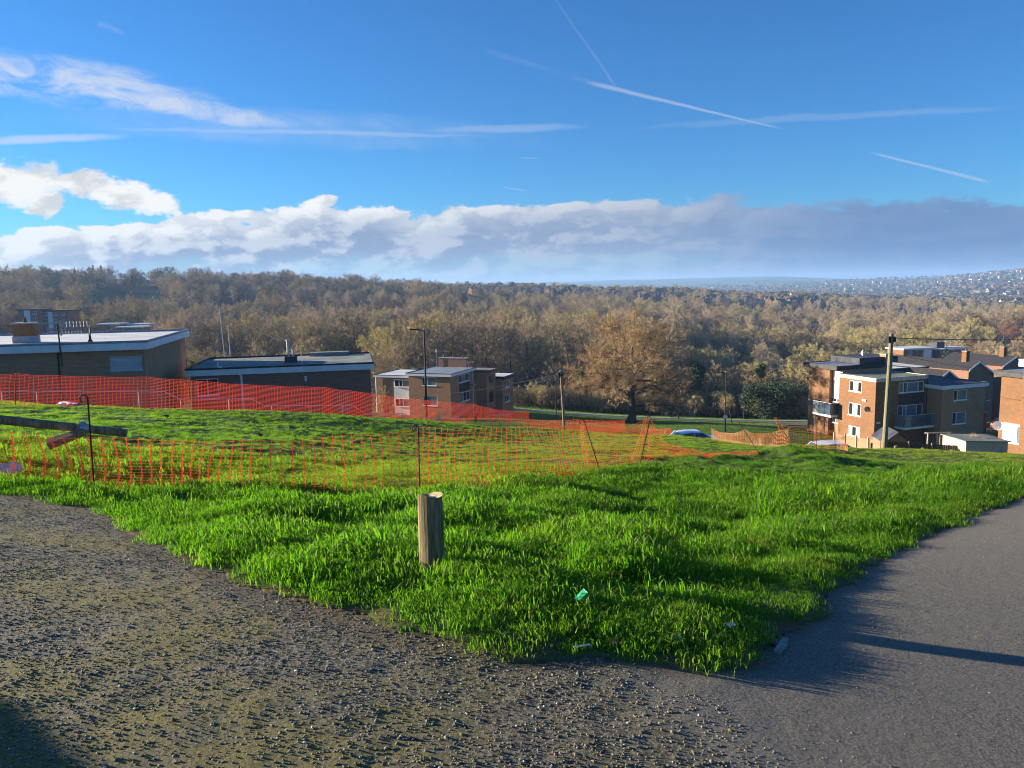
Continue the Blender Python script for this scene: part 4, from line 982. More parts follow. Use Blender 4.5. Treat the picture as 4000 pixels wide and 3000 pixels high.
# ------------------------------------------------------------------ site materials
def _net(c1, c2, ct):
    def fn(t):
        c = t.mix(t.noise(pos(t), 3.0, 3), c1, c2)
        d = t.add('ShaderNodeBsdfPrincipled'); t.l.new(c, d.inputs['Base Color']); d.inputs['Roughness'].default_value = 0.5
        tr = t.add('ShaderNodeBsdfTranslucent'); tr.inputs[0].default_value = ct
        m_ = t.add('ShaderNodeMixShader'); m_.inputs[0].default_value = 0.28; t.l.new(d.outputs[0], m_.inputs[1]); t.l.new(tr.outputs[0], m_.inputs[2]); return m_.outputs[0]
    return fn
mat('net_sunlit', _net((0.80, 0.20, 0.035, 1), (0.85, 0.27, 0.06, 1), (0.9, 0.3, 0.06, 1)))  # yellower copy of net_orange, with the sunlight put into its colour
mat('net_orange', _net((0.74, 0.055, 0.022, 1), (0.84, 0.085, 0.03, 1), (0.92, 0.10, 0.035, 1)))

def _wood(name, c1, c2, c3, sc=1.0):
    def fn(t):
        c = objc(t); n = t.noise(t.vmul(c, (14 * sc, 14 * sc, 1.6 * sc)), 2.0, 6, 0.65); n2 = t.noise(c, 5.0 * sc, 4, 0.6)
        col = t.mix(t.sstep(n, 0.35, 0.68), c1 + (1,), c2 + (1,)); col = t.mix(t.mul(t.sstep(n2, 0.45, 0.7), 0.6), col, c3 + (1,))
        cr = t.noise(t.vmul(c, (30 * sc, 30 * sc, 1.2 * sc)), 1.5, 3, 0.5); col = t.mix(t.mul(t.sstep(cr, 0.66, 0.72), 0.8), col, (0.02, 0.016, 0.012, 1))
        return prin(t, col, 0.88, 0, 0.2, n, 0.5, 0.01)
    return mat(name, fn)
_wood('bollard_wood', (0.11, 0.08, 0.042), (0.31, 0.245, 0.13), (0.19, 0.185, 0.05))
_wood('bollard_top', (0.42, 0.33, 0.18), (0.58, 0.47, 0.28), (0.30, 0.24, 0.13))
_wood('pole_wood', (0.18, 0.115, 0.068), (0.36, 0.25, 0.155), (0.11, 0.07, 0.042), 0.7)
_wood('pole_green', (0.17, 0.14, 0.085), (0.30, 0.26, 0.16), (0.16, 0.17, 0.07), 0.7)
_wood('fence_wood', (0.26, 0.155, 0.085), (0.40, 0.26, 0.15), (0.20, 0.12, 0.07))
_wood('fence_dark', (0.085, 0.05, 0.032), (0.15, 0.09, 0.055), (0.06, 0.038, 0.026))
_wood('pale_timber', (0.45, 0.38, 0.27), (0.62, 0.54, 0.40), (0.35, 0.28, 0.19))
varied('paper_white', (0.70, 0.70, 0.70), (0.85, 0.85, 0.84), 8, 0.7)
varied('plastic_sheet', (0.46, 0.42, 0.50), (0.68, 0.66, 0.72), 3, 0.4, spec=0.5)
varied('carton_green', (0.02, 0.33, 0.12), (0.05, 0.50, 0.20), 18, 0.4, coord='obj', spec=0.5)
varied('paint_white_car', (0.62, 0.66, 0.72), (0.70, 0.73, 0.78), 1.0, 0.22, spec=0.6)
varied('paint_blue_car', (0.10, 0.17, 0.32), (0.12, 0.20, 0.36), 1.0, 0.2, spec=0.6)
varied('paint_red', (0.50, 0.03, 0.02), (0.60, 0.05, 0.03), 1.0, 0.3, spec=0.5)
varied('tyre', (0.015, 0.015, 0.015), (0.03, 0.03, 0.03), 5, 0.8)
varied('cabinet_green', (0.05, 0.14, 0.09), (0.08, 0.19, 0.12), 3, 0.5)
varied('stone_white', (0.50, 0.46, 0.40), (0.72, 0.68, 0.62), 10, 0.9, bstr=0.4)
varied('dead_leaf', (0.16, 0.07, 0.03), (0.26, 0.13, 0.06), 20, 0.8)

# ------------------------------------------------------------------ barrier netting
def netting(par, st, cell=0.13, rows=19, sag=0.03, bulge=0.10, seed=0, wv=0.0065, wh=0.0040, knot=0.020, lay=0.0, name='net', crumple=0.0, m_='net_orange'):
    """st: list of (bottom point, top point) in the world; returns the net mesh"""
    r = random.Random(seed); B = [Vector(b) for b, t_ in st]; T = [Vector(t_) for b, t_ in st]
    seg = [(B[i + 1] - B[i]).length for i in range(len(B) - 1)]; tot = sum(seg); n = max(2, int(tot / cell))
    grid = []
    ph = [r.uniform(0, 6.28) for _ in range(8)]
    for i in range(n + 1):
        s = tot * i / n; k = 0
        while k < len(seg) - 1 and s > seg[k]: s -= seg[k]; k += 1
        t_ = s / seg[k]; te = t_
        b = B[k].lerp(B[k + 1], te); tp = T[k].lerp(T[k + 1], te)
        dirn = (B[k + 1] - B[k]).normalized(); nrm = Vector((-dirn.y, dirn.x, 0))
        belly = math.sin(math.pi * t_); q_ = tot * i / n
        tp = tp - Vector((0, 0, sag * belly))
        col = []
        for j in range(rows + 1):
            f = j / rows
            ff = f if not lay else (f ** (1 + lay))          # slack gathers along the bottom
            p = b.lerp(tp, ff)
            wob = bulge * belly * math.sin(math.pi * f) * (0.6 * math.sin(q_ * 1.1 + ph[0]) + 0.5 * math.sin(q_ * 2.7 + ph[1] + f * 2))
            p = p + nrm * wob + dirn * (0.5 * bulge * math.sin(q_ * 1.9 + ph[2]) * math.sin(math.pi * f) * (0.4 + belly))
            if crumple: p = p + Vector((r.uniform(-1, 1), r.uniform(-1, 1), r.uniform(-.5, .5))) * crumple * (1 - f if lay else 1)
            if lay and f < .25: p = p + nrm * (-(.25 - f) * .5 * (1 + .6 * math.sin(q_ * 3 + ph[3])))
            if j == rows: p.z += 0.012 * math.sin(q_ * 5 + ph[4])
            col.append(p)
        grid.append(col)
    V = []; Fc = []
    def ribbon(a, c, w, ax_):
        k = len(V); V.extend([a - ax_ * w, a + ax_ * w, c + ax_ * w, c - ax_ * w]); Fc.append((k, k + 1, k + 2, k + 3))
    for i in range(n + 1):
        hx = (grid[min(i + 1, n)][0] - grid[max(i - 1, 0)][0]); hx.z = 0; hx = hx.normalized() if hx.length > 1e-6 else Vector((1, 0, 0))
        for j in range(rows + 1):
            p = grid[i][j]
            up = (grid[i][min(j + 1, rows)] - grid[i][max(j - 1, 0)]); up = up.normalized() if up.length > 1e-6 else Vector((0, 0, 1))
            if j < rows: ribbon(p, grid[i][j + 1], wv, hx)
            if i < n: ribbon(p, grid[i + 1][j], wh, up)
            if knot:
                k = len(V); V.extend([p - hx * knot * 1.15, p - up * knot * .62, p + hx * knot * 1.15, p + up * knot * .62]); Fc.append((k, k + 1, k + 2, k + 3))
    return link(name, fast_mesh(name, np.array([tuple(p) for p in V]), np.array(Fc), [m_]), par)
def stake(par, base, top, hook=True, m_='rusty'):
    b, t_ = Vector(base), Vector(top); mb = MB(); mb.tube([b - (t_ - b).normalized() * .25, t_], .0095, 6)
    if hook:
        s = .045; c = t_ + Vector((-s, 0, -.02))
        mb.tube([t_] + [c + Vector((s * math.cos(a), 0, s * math.sin(a))) for a in (0.5, 1.2, 2.0, 2.8, 3.6, 4.4)][::1], .0085, 5)
    return mb.obj('stake', m_, par)
def fpair(px, pyb, pyt, d, pxt=None):
    return tuple(at(px, pyb, d)), tuple(at(pxt if pxt is not None else px, pyt, d))
def gpair(px, pyb, d, h, pxt=None, pyt=None):
    """bottom on the ground at that distance, top at the photograph row"""
    b = at(px, pyb, d); b[2] = gz(b[0], b[1]) + .02
    return tuple(b), tuple(at(pxt if pxt is not None else px, pyt, d))
def fence_root(st, label, group='orange plastic barrier fences'):
    b = st[0][0]; o = empty('barrier_fence', (0, 0, 0)); tag(o, label, 'fence', group); return o
# near run, from the left edge to the leaning stake
stA = [gpair(-420, 1885, 7.6, 1, pyt=1672), gpair(0, 1900, 8.0, 1, pyt=1688), gpair(370, 1925, 8.3, 1, pyt=1706, pxt=362), gpair(700, 1936, 8.9, 1, pyt=1716), gpair(1000, 1946, 9.6, 1, pyt=1720), gpair(1300, 1944, 9.9, 1, pyt=1706), gpair(1640, 1938, 10.3, 1, pyt=1672, pxt=1636),
       gpair(2000, 1897, 12.0, 1, pyt=1668), gpair(2340, 1862, 14.2, 1, pyt=1662, pxt=2290)]
fA = fence_root(stA, 'sagging orange mesh barrier stretched between thin stakes in front of the field')
netting(fA, stA, .125, 19, .03, .12, 1, .0034, .0012, .0165, lay=.28, crumple=.006)
for (p, q_, d, tp) in ((370, 1930, 8.3, (342, 1550)), (1640, 1940, 10.3, (1634, 1668)), (2344, 1864, 14.2, (2281, 1642))):
    b, t_ = gpair(p, q_, d, 1, tp[0], tp[1]); stake(fA, b, t_)
mbs = [gpair(2344, 1864, 14.2, 1, 2300, 1690)]
# crumpled ends bunched at the two leaning stakes
def bunch(par, b, t_, wid, seed, m_='net_orange'):
    b, t_ = Vector(b), Vector(t_); r = random.Random(seed); st = []
    for k in range(4):
        o_ = Vector((-wid * (k / 3) + r.uniform(-.05, .05), r.uniform(-.16, .16), 0))
        st.append((b + o_ * (0.5 + .5 * r.random()) + Vector((0, 0, .05)), t_ + o_ * .35))
    return netting(par, st, .07, 19, 0, .08, seed, .0045, .0028, .011, crumple=.012, name='bunched_net', m_=m_)
bA_, tA_ = gpair(2338, 1860, 14.2, 1, 2290, 1665); bunch(fA, bA_, tA_, .30, 3, 'net_sunlit')
stB = [gpair(2350, 1862, 14.3, 1, pyt=1664, pxt=2296), gpair(2420, 1838, 15.8, 1, pyt=1668), gpair(2497, 1808, 17.5, 1, pyt=1636, pxt=2530)]
fB = fence_root(stB, 'short loose run of orange mesh between two leaning stakes')
netting(fB, stB, .13, 19, .05, .12, 4, .0045, .0018, .013)
b, t_ = gpair(2500, 1810, 17.5, 1, 2541, 1630); stake(fB, b, t_); bunch(fB, b, tuple(Vector(t_) - Vector((0, 0, .03))), .35, 5, 'net_sunlit')
stF = [gpair(2510, 1806, 17.6, 1, pyt=1640, pxt=2541), gpair(2600, 1812, 19.5, 1, pyt=1730), gpair(2760, 1806, 21.5, 1, pyt=1768), gpair(2960, 1788, 23.6, 1, pyt=1762)]
fF = fence_root(stF, 'fallen orange mesh trailing low along the worn grass edge')
netting(fF, stF, .14, 12, .0, .10, 14, .006, .003, .013, crumple=.02)
b, t_ = gpair(2967, 1788, 23.6, 1, 2886, 1650); stake(fF, b, t_, False)
# right hand run catching the sun
stE = [gpair(2780, 1722, 34.5, 1, pyt=1674), gpair(2840, 1728, 33.8, 1, pyt=1690), gpair(2912, 1735, 33, 1, pyt=1679), gpair(2975, 1741, 32.3, 1, pyt=1692), gpair(3040, 1748, 31.6, 1, pyt=1680), gpair(3085, 1752, 31, 1, pyt=1668), gpair(3180, 1752, 31.2, 1, pyt=1666), gpair(3200, 1750, 32.2, 1, pyt=1666), gpair(3265, 1752, 32.6, 1, pyt=1678), gpair(3312, 1756, 32, 1, pyt=1742)]
fE = fence_root(stE, 'sunlit orange mesh barrier sagging beside the parked cars near the brick block')
netting(fE, stE, .13, 14, .08, .07, 6, .0028, .0034, .008, m_='net_sunlit')
b, t_ = gpair(3092, 1762, 25.5, 1, 3033, 1632); stake(fE, b, t_, False); bunch(fE, b, t_, .22, 8, 'net_sunlit')
for (p, d, yt) in ((3085, 31, 1655), (3190, 31.3, 1652), (3262, 32.6, 1668)):
    b, t_ = gpair(p, 1752, d, 1, p - 2, yt); stake(fE, b, t_, False)
b, t_ = gpair(3192, 1750, 31.5, 1, 3188, 1655); bunch(fE, b, t_, .28, 9, 'net_sunlit')
# far run along the top of the slope
FAR = [(-900, 1580, 1450, 22), (-400, 1582, 1458, 23), (0, 1588, 1463, 24), (65, 1590, 1459, 24.2), (300, 1597, 1470, 25), (585, 1604, 1473, 26), (760, 1608, 1487, 27), (1000, 1614, 1505, 29), (1253, 1628, 1512, 31), (1400, 1638, 1530, 33), (1470, 1642, 1541, 34), (1640, 1655, 1561, 37), (1856, 1664, 1580, 40), (1920, 1668, 1597, 41), (2000, 1672, 1606, 42), (2064, 1676, 1608, 42.6)]
stC = [gpair(p, yb, d, 1, pyt=yt) for p, yb, yt, d in FAR]
fC = fence_root(stC, 'long taut red orange mesh barrier along the crest in front of the flat roofed blocks')
netting(fC, stC, .125, 21, .02, .05, 11, .0062, .0044, .013)
for p, yb, d, tp in ((65, 1632, 23.8, (63, 1452)), (585, 1630, 25.9, (585, 1468)), (1253, 1632, 31, (1253, 1508)), (1858, 1668, 40, (1855, 1578)), (2064, 1680, 42.6, (2058, 1602))):
    b, t_ = gpair(p, yb, d, 1, tp[0], tp[1]); stake(fC, b, t_)
stD = [gpair(2068, 1678, 42.6, 1, pyt=1652), gpair(2180, 1686, 42.8, 1, pyt=1652), gpair(2240, 1688, 42.9, 1, pyt=1658), gpair(2480, 1697, 43, 1, pyt=1668), gpair(2520, 1699, 43, 1, pyt=1668), gpair(2620, 1706, 42, 1, pyt=1672)]
fD = fence_root(stD, 'drooping red orange mesh barrier across the dip below the big tree')
netting(fD, stD, .13, 13, .10, .12, 12, .0065, .005, .012)
b, t_ = gpair(2620, 1706, 42, 1, 2618, 1678); bunch(fD, b, t_, .7, 13)
b, t_ = gpair(2243, 1690, 42.9, 1, 2240, 1625); stake(fD, b, t_, False)
stG = [gpair(2068, 1660, 70, 1, pyt=1640), gpair(2250, 1662, 73, 1, pyt=1640), gpair(2440, 1662, 78, 1, pyt=1644)]
fG = fence_root(stG, 'distant dark red mesh barrier strip near the valley road')
netting(fG, stG, .18, 9, .06, .1, 15, .016, .016, 0)

# ------------------------------------------------------------------ timber bollard in front
bb = hit(1690, 2246)
def bollard(loc, h, r, label, group, notch=True, seed=0, tilt=(0, 0), sides=22):
    o = empty('timber_bollard', loc); o.rotation_euler = (tilt[0], tilt[1], seed * 1.7); tag(o, label, 'bollard', group)
    rr = random.Random(seed); V = []; Fc = []; n = sides; lv = [-.3, 0, .12, h * .4, h * .75, h - .03, h]
    off = [rr.uniform(-.03, .03) for _ in range(n)]
    for k, z in enumerate(lv):
        for j in range(n):
            q_ = 2 * math.pi * j / n; R_ = r * (1.03 - .05 * z / h + off[j] * .8 + rr.uniform(-.008, .008))
            zz = z
            if k >= 5: zz = z + (.010 * math.sin(q_ * 2 + .6) + .009 * math.cos(q_ - 1) if notch else .004 * math.sin(q_))
            V.append((R_ * math.cos(q_), R_ * math.sin(q_), zz))
    for k in range(len(lv) - 1):
        for j in range(n): Fc.append((k * n + j, k * n + (j + 1) % n, (k + 1) * n + (j + 1) % n, (k + 1) * n + j))
    link('shaft', new_mesh('shaft', V, Fc, ['bollard_wood'], smooth=False), o)
    top = [V[(len(lv) - 1) * n + j] for j in range(n)]; inner = [(x * .55 + .01, y * .55, z - (.016 if notch else .002)) for x, y, z in top]
    link('sawn_top', new_mesh('sawn_top', top + inner, [(j, (j + 1) % n, n + (j + 1) % n, n + j) for j in range(n)] + [tuple(range(n, 2 * n))], ['bollard_top']), o)
    return o
bh = (at(1690, 1945, 1)[2] - at(1690, 2222, 1)[2])
dist_b = bb[1] / ray(1690, 2222)[1]
bollard((bb[0], bb[1], bb[2] + .05), 283 / F_PX * dist_b * 1.02, 47.5 / F_PX * dist_b * 1.02, 'tall weathered timber bollard with split top standing alone in the near grass', 'timber bollards', True, 2)
for k, (p, yb, yt) in enumerate(((3403, 1752, 1730), (3498, 1766, 1742), (3604, 1774, 1750), (3718, 1782, 1757), (3985, 1795, 1772))):
    d = 44.5; t_ = at(p, yt, d); h = .62
    bollard((t_[0], t_[1], t_[2] - h), h, .085, 'short timber bollard in the row along the crest by the garden fence', 'timber bollards', False, 20 + k, sides=12)

# ------------------------------------------------------------------ broken pole lying at the left
d0 = 10.4
pA, pB = Vector(at(-260, 1612, d0 - .5)), Vector(at(497, 1692, d0 + .4))
fp = empty('fallen_pole', tuple(pB)); tag(fp, 'broken wooden pole lying propped across the grass with grey metal collar', 'pole')
dv = (pB - pA); inv = Vector(pB)
mb = MB().tube([pA - inv, pA + dv * .45 - inv, pB - inv], [.066, .062, .056], 14); mb.obj('shaft', 'pole_wood', fp)
cpnt = pA + dv * .765 - inv; dn = dv.normalized()
MB().tube([cpnt - dn * .055, cpnt + dn * .055], .075, 16).tube([cpnt - dn * .06 + Vector((0, 0, .065)), cpnt + dn * .02 + Vector((0, 0, .085))], .025, 8).obj('metal_collar', 'galv', fp)
s0, s1 = Vector(at(190, 1722, d0)), Vector(at(330, 1688, d0 + .1))
MB().tube([s0 - inv - Vector((0, 0, .05)), s1 - inv], [.085, .06], 5).obj('timber_prop', 'fence_wood', fp)
s2 = pA + dv * .12; g0 = gz(s2.x, s2.y); MB().tube([s2 - inv - Vector((0, 0, .05)), Vector((s2.x, s2.y, g0 - .1)) - inv], .06, 10).obj('support_post', 'pole_wood', fp)

# ------------------------------------------------------------------ litter
def crumpled(name, p, size, m_, label, cat, group=None, flat=.35, seed=0, sub=2):
    import bmesh
    bm = bmesh.new(); bmesh.ops.create_icosphere(bm, subdivisions=sub, radius=1.0); r = random.Random(seed)
    for v_ in bm.verts:
        k = r.uniform(.55, 1.15); v_.co = Vector((v_.co.x * size[0] * k, v_.co.y * size[1] * k, v_.co.z * size[2] * k * flat))
    me_ = bpy.data.meshes.new(name); bm.to_mesh(me_); bm.free(); me_.materials.append(MATS[m_])
    o = link(name, me_, None, p, r.uniform(0, 3)); return tag(o, label, cat, group)
def on_ground(px, py, lift=0.03): p = hit(px, py); return (p[0], p[1], gz(p[0], p[1]) + lift)
pc = hit(2270, 2405); o = empty('drink_carton', (pc[0], pc[1], gz(pc[0], pc[1]) + .02), .5); tag(o, 'crushed green and white drink carton in the near grass', 'litter')
o.rotation_euler = (.35, -.3, .6)
MB().add([(-.040, -.022, 0), (.037, -.022, .004), (.037, .022, .0), (-.037, .022, 0), (-.033, -.018, .062), (.03, -.02, .08), (.037, .022, .073), (-.04, .022, .044)], [(0, 3, 2, 1), (4, 5, 6, 7), (0, 1, 5, 4), (2, 3, 7, 6), (3, 0, 4, 7)]).obj('carton_body', 'carton_green', o)
MB().add([(.038, -.023, .004), (.038, .023, .0), (.038, .023, .073), (.031, -.022, .082), (.040, -.022, .003), (.040, .022, 0), (.040, .023, .073), (.033, -.022, .082)], [(0, 1, 2, 3), (7, 6, 5, 4), (0, 4, 5, 1), (1, 5, 6, 2), (2, 6, 7, 3), (3, 7, 4, 0)]).obj('carton_side', 'paper_white', o)
ps0, ps1 = hit(2242, 2559), hit(2305, 2551)
o = MB().tube([(0, 0, 0), tuple(Vector(ps1) - Vector(ps0) + Vector((0, 0, .01)))], .0055, 6).obj('paper_straw', 'paper_white', None, (ps0[0], ps0[1], ps0[2] + .03)); tag(o, 'white straw lying on the tarmac at the grass edge', 'litter')
for k, (p, y, s, lb, m_) in enumerate(((2640, 2540, .035, 'crumpled white tissue in the grass by the path corner', 'paper_white'), (2970, 2014, .05, 'white paper scrap far out in the open grass', 'paper_white'), (985, 2008, .05, 'dark and white wrapper lying in the grass below the netting', 'plastic_sheet'),
        (1748, 1952, .06, 'small white scrap just behind the tall bollard', 'paper_white'), (2850, 2490, .035, 'faint pale wrapper in the shaded grass near the path', 'plastic_sheet'), (2300, 2613, .018, 'tiny white paper crumb on the tarmac', 'paper_white'),
        (3752, 2612, .017, 'pale pebble on the smooth tarmac', 'stone_white'), (3655, 2893, .020, 'tan pebble near the shadow on the smooth tarmac', 'stone_white'), (3875, 2352, .026, 'small grey stone on the far smooth tarmac', 'stone_white'), (450, 2900, .018, 'white chip on the mossy tarmac', 'stone_white'),
        (2220, 2853, .016, 'pale stone chip where rough and smooth tarmac meet', 'stone_white'))):
    crumpled('litter_scrap' if m_ != 'stone_white' else 'pebble', on_ground(p, y, s * .45), (s * 1.3, s, s), m_, lb, 'litter' if m_ != 'stone_white' else 'pebble', None, .6, k, 1)
for k, (p, y, lb) in enumerate(((600, 2492, 'dry brown leaf on the mossy tarmac'), (2395, 2535, 'brown leaf at the grass edge beside the straw'), (2340, 2630, 'small yellow brown leaf on the tarmac'), (2425, 2625, 'curled leaf on the tarmac beside the yellow one'))):
    crumpled('dead_leaf', on_ground(p, y, .012), (.05, .03, .03), 'dead_leaf', lb, 'leaf', 'fallen leaves on the path', .4, 40 + k, 1)
crumpled('white_rubble', on_ground(15, 1868, .06), (.20, .13, .13), 'stone_white', 'white lump of rubble caught under the netting at the left', 'rubble', None, .8, 5)
p = at(265, 1588, 25.2); p[2] = gz(p[0], p[1]) + .1
crumpled('plastic_bag', tuple(p), (.50, .16, .10), 'plastic_sheet', 'crumpled pale plastic sheet under the far netting', 'litter', None, .8, 6, 3)
p = at(232, 1596, 24.6); p[2] = gz(p[0], p[1]) + .06
crumpled('litter_scrap', tuple(p), (.16, .05, .05), 'paper_white', 'thin white strip lying in front of the far netting', 'litter', None, .5, 8, 1)
# loose lumps of turf on the field
for k, (p, y, s) in enumerate(((1005, 1712, .13), (2040, 1708, .11), (1390, 1740, .12), (640, 1640, .12), (2680, 1712, .16), (2545, 1870, .10))):
    crumpled('turf_clod', on_ground(p, y, .02), (s * 1.5, s, s * .9), 'ground', 'dark clod of turf lying on the worn grass', 'clod', 'turf clods on the field', .7, 60 + k)

# ------------------------------------------------------------------ kerb pieces at the grass corner
for (p0, p1, lb) in (((3035, 2556), (3085, 2500), 'short concrete kerb showing at the corner of the grass'),):
    a, b = hit(*p0), hit(*p1); a_ = math.atan2(b[1] - a[1], b[0] - a[0]); L = math.hypot(b[0] - a[0], b[1] - a[1])
    o = MB().box(0, L * .7, -.012, .018, -.10, -.004).obj('kerb_stone', 'kerb', None, (a[0], a[1], a[2] + .02), a_); tag(o, lb, 'kerb')

# ------------------------------------------------------------------ handrail stepping down behind the far netting
rail = [(-500, 1520), (0, 1528), (640, 1529), (705, 1560), (980, 1558), (1035, 1586), (1378, 1583), (1430, 1620), (1575, 1615), (1630, 1646), (1790, 1628), (1812, 1655)]
dr = lambda px: 32.5 + max(0, px) * 0.0062 + max(0, px - 1300) * .004
rp = [Vector(at(p, y, dr(p))) for p, y in rail]
ho = empty('handrail', tuple(rp[0])); tag(ho, 'pale metal handrail stepping down beside the path behind the netting', 'handrail')
MB().tube([p - rp[0] for p in rp], .024, 8).obj('top_rail', 'rail_paint', ho)
for p in (-300, 5, 130, 530, 705, 890, 1060, 1205, 1335, 1455, 1572, 1740, 1790):
    k = [i for i in range(len(rail) - 1) if rail[i][0] <= p <= rail[i + 1][0]][0]; t_ = (p - rail[k][0]) / (rail[k + 1][0] - rail[k][0])
    q_ = rp[k].lerp(rp[k + 1], t_); MB().tube([q_ - rp[0], q_ - rp[0] - Vector((0, 0, 1.25))], .022, 7).obj('post', 'rail_paint', ho)
h2 = [Vector(at(p, y, d)) for p, y, d in ((1657, 1630, 44), (1710, 1629, 44), (1716, 1650, 44), (1880, 1650, 45), (1915, 1645, 45), (1925, 1665, 45))]
o = empty('handrail', tuple(h2[0])); tag(o, 'short pale metal handrail section at the foot of the steps', 'handrail')
MB().tube([Vector(at(1655, 1655, 44)) - h2[0], h2[0] - h2[0], h2[1] - h2[0], Vector(at(1712, 1655, 44)) - h2[0]], .024, 7).obj('rail_hoop', 'rail_paint', o)
h3 = Vector(at(1882, 1652, 45)); MB().tube([h3 - h2[0] - Vector((0, 0, .5)), h3 - h2[0], Vector(at(1918, 1646, 45)) - h2[0], Vector(at(1922, 1670, 45)) - h2[0]], .024, 7).obj('rail_hoop', 'rail_paint', o)
o = empty('handrail', tuple(at(1905, 1622, 46))); tag(o, 'pale horizontal rail seen through the netting below the terrace', 'handrail'); q0_ = Vector(at(1905, 1622, 46))
MB().tube([Vector((0, 0, 0)), Vector(at(1990, 1621, 46)) - q0_], .028, 7).tube([Vector(at(1950, 1622, 46)) - q0_, Vector(at(1952, 1622, 46)) - q0_ - Vector((0, 0, 1.0))], .024, 6).obj('top_rail', 'rail_paint', o)

# ------------------------------------------------------------------ valley road and pavement
def strip(name, pts, width, m_, lift, side=0.0, nseg=60):
    """ribbon that follows the ground along world points"""
    P = np.array(pts); t_ = np.linspace(0, len(P) - 1, nseg)
    cx_ = np.interp(t_, np.arange(len(P)), P[:, 0]); cy_ = np.interp(t_, np.arange(len(P)), P[:, 1])
    k = 5; pad = np.r_[np.full(k, cx_[0]), cx_, np.full(k, cx_[-1])]; cx_ = np.convolve(pad, np.ones(2 * k + 1) / (2 * k + 1), 'valid')
    pad = np.r_[np.full(k, cy_[0]), cy_, np.full(k, cy_[-1])]; cy_ = np.convolve(pad, np.ones(2 * k + 1) / (2 * k + 1), 'valid')
    tx = np.gradient(cx_); ty = np.gradient(cy_); l_ = np.hypot(tx, ty) + 1e-9; nx, ny = -ty / l_, tx / l_
    V = []; Fc = []; cols = np.linspace(-width / 2, width / 2, 7) + side
    for i in range(nseg):
        for c in cols:
            x, y = cx_[i] + nx[i] * c, cy_[i] + ny[i] * c; V.append((x, y, bz(x, y) + lift))
    for i in range(nseg - 1):
        for j in range(6): a = i * 7 + j; Fc.append((a, a + 7, a + 8, a + 1))
    return tag(link(name, fast_mesh(name, np.array(V), np.array(Fc), [m_], smooth=True)), kind='structure')
RD = [hit(p, y, 60, 170) for p, y in ((1650, 1572), (1950, 1598), (2150, 1614), (2350, 1628), (2600, 1640), (2900, 1648), (3250, 1656))]
strip('road', [(p[0], p[1]) for p in RD], 6.0, 'road_tarmac', .10)
strip('pavement', [(p[0], p[1]) for p in RD], 2.0, 'pavement', .18, 4.6)
pk = [hit(p, y, 46, 70) for p, y in ((2700, 1712), (2780, 1706))]
q_ = at(2760, 1700, 56); strip('parking_bay', [(q_[0] - 7, q_[1] - 1), (q_[0], q_[1]), (q_[0] + 14, q_[1] + 2)], 6, 'red_tarmac', .12, nseg=20)
q_ = at(3120, 1645, 104); strip('parking_bay', [(q_[0] - 3.5, q_[1]), (q_[0], q_[1] + .3), (q_[0] + 4, q_[1])], 5, 'red_tarmac', .15, nseg=20)
q_ = at(3800, 1650, 95); strip('estate_road', [(q_[0] - 14, q_[1] + 4), (q_[0], q_[1]), (q_[0] + 20, q_[1] - 4)], 5, 'road_tarmac', .12, nseg=30)

# ------------------------------------------------------------------ lamp posts, poles, wires
def lamp_post(px, pyt, d, label, arm=-1.0, head=True, r=.055, group='street lamps'):
    t_ = at(px, pyt, d); g = bz(t_[0], t_[1]); o = empty('street_lamp', (t_[0], t_[1], g)); tag(o, label, 'street lamp', group); h = t_[2] - g
    MB().tube([(0, 0, -.3), (0, 0, 1.2), (0, 0, 1.21), (0, 0, h)], [r * 1.7, r * 1.7, r * 1.1, r * .8], 10).obj('column', 'black_metal', o)
    if head:
        a = MB().tube([(0, 0, h - .06), (arm * .35, 0, h + .03)], .03, 6).obj('arm', 'black_metal', o)
        MB().add([(arm * .25, -.09, h), (arm * .95, -.12, h + .04), (arm * .95, .12, h + .04), (arm * .25, .09, h), (arm * .25, -.07, h + .1), (arm * .9, -.06, h + .12), (arm * .9, .06, h + .12), (arm * .25, .07, h + .1)],
                 [(0, 3, 2, 1), (4, 5, 6, 7), (0, 1, 5, 4), (1, 2, 6, 5), (2, 3, 7, 6), (3, 0, 4, 7)]).obj('lantern', 'black_metal', o)
        MB().tube([(0, 0, h - .02), (0, 0, h + .12)], .05, 8).obj('photocell', 'galv', o)
    return o, h
lamp_post(1656, 1290, 50, 'tall black street lamp standing in front of the stepped terrace', r=.065)
lamp_post(1856, 1503, 94, 'small black street lamp against the end wall of the stepped terrace')
lamp_post(2171, 1481, 118, 'black street lamp beside the wired pole by the valley road', 1.0)
lamp_post(2651, 1490, 118, 'slim black street lamp on the verge to the right of the big tree', head=False)
o, h = lamp_post(2836, 1456, 75, 'black street lamp carrying a small round white sign')
zs = at(2836, 1632, 75)[2] - o.location.z
MB().tube([(0, -.09, zs), (0, -.11, zs)], .26, 20).obj('round_sign', 'black_metal', o)
s_ = MB().tube([(0, -.112, zs), (0, -.118, zs)], .21, 20).obj('sign_face', 'paper_white', o)
MB().tube([(0, 0, zs - .85), (0, 0, zs - .4)], .075, 10).obj('white_band', 'paper_white', o)
lamp_post(2908, 1532, 126, 'black street lamp in front of the dark evergreen thicket')
t_ = at(2857, 1602, 108); g = bz(t_[0], t_[1])
o = MB().tube([(0, 0, -.2), (0, 0, t_[2] - g - .5)], .07, 8).box(-.22, .22, -.05, .05, t_[2] - g - .5, t_[2] - g + .1).obj('sign_post', 'black_metal', None, (t_[0], t_[1], g)); tag(o, 'dark sign post near the lamp with the round sign', 'sign post')
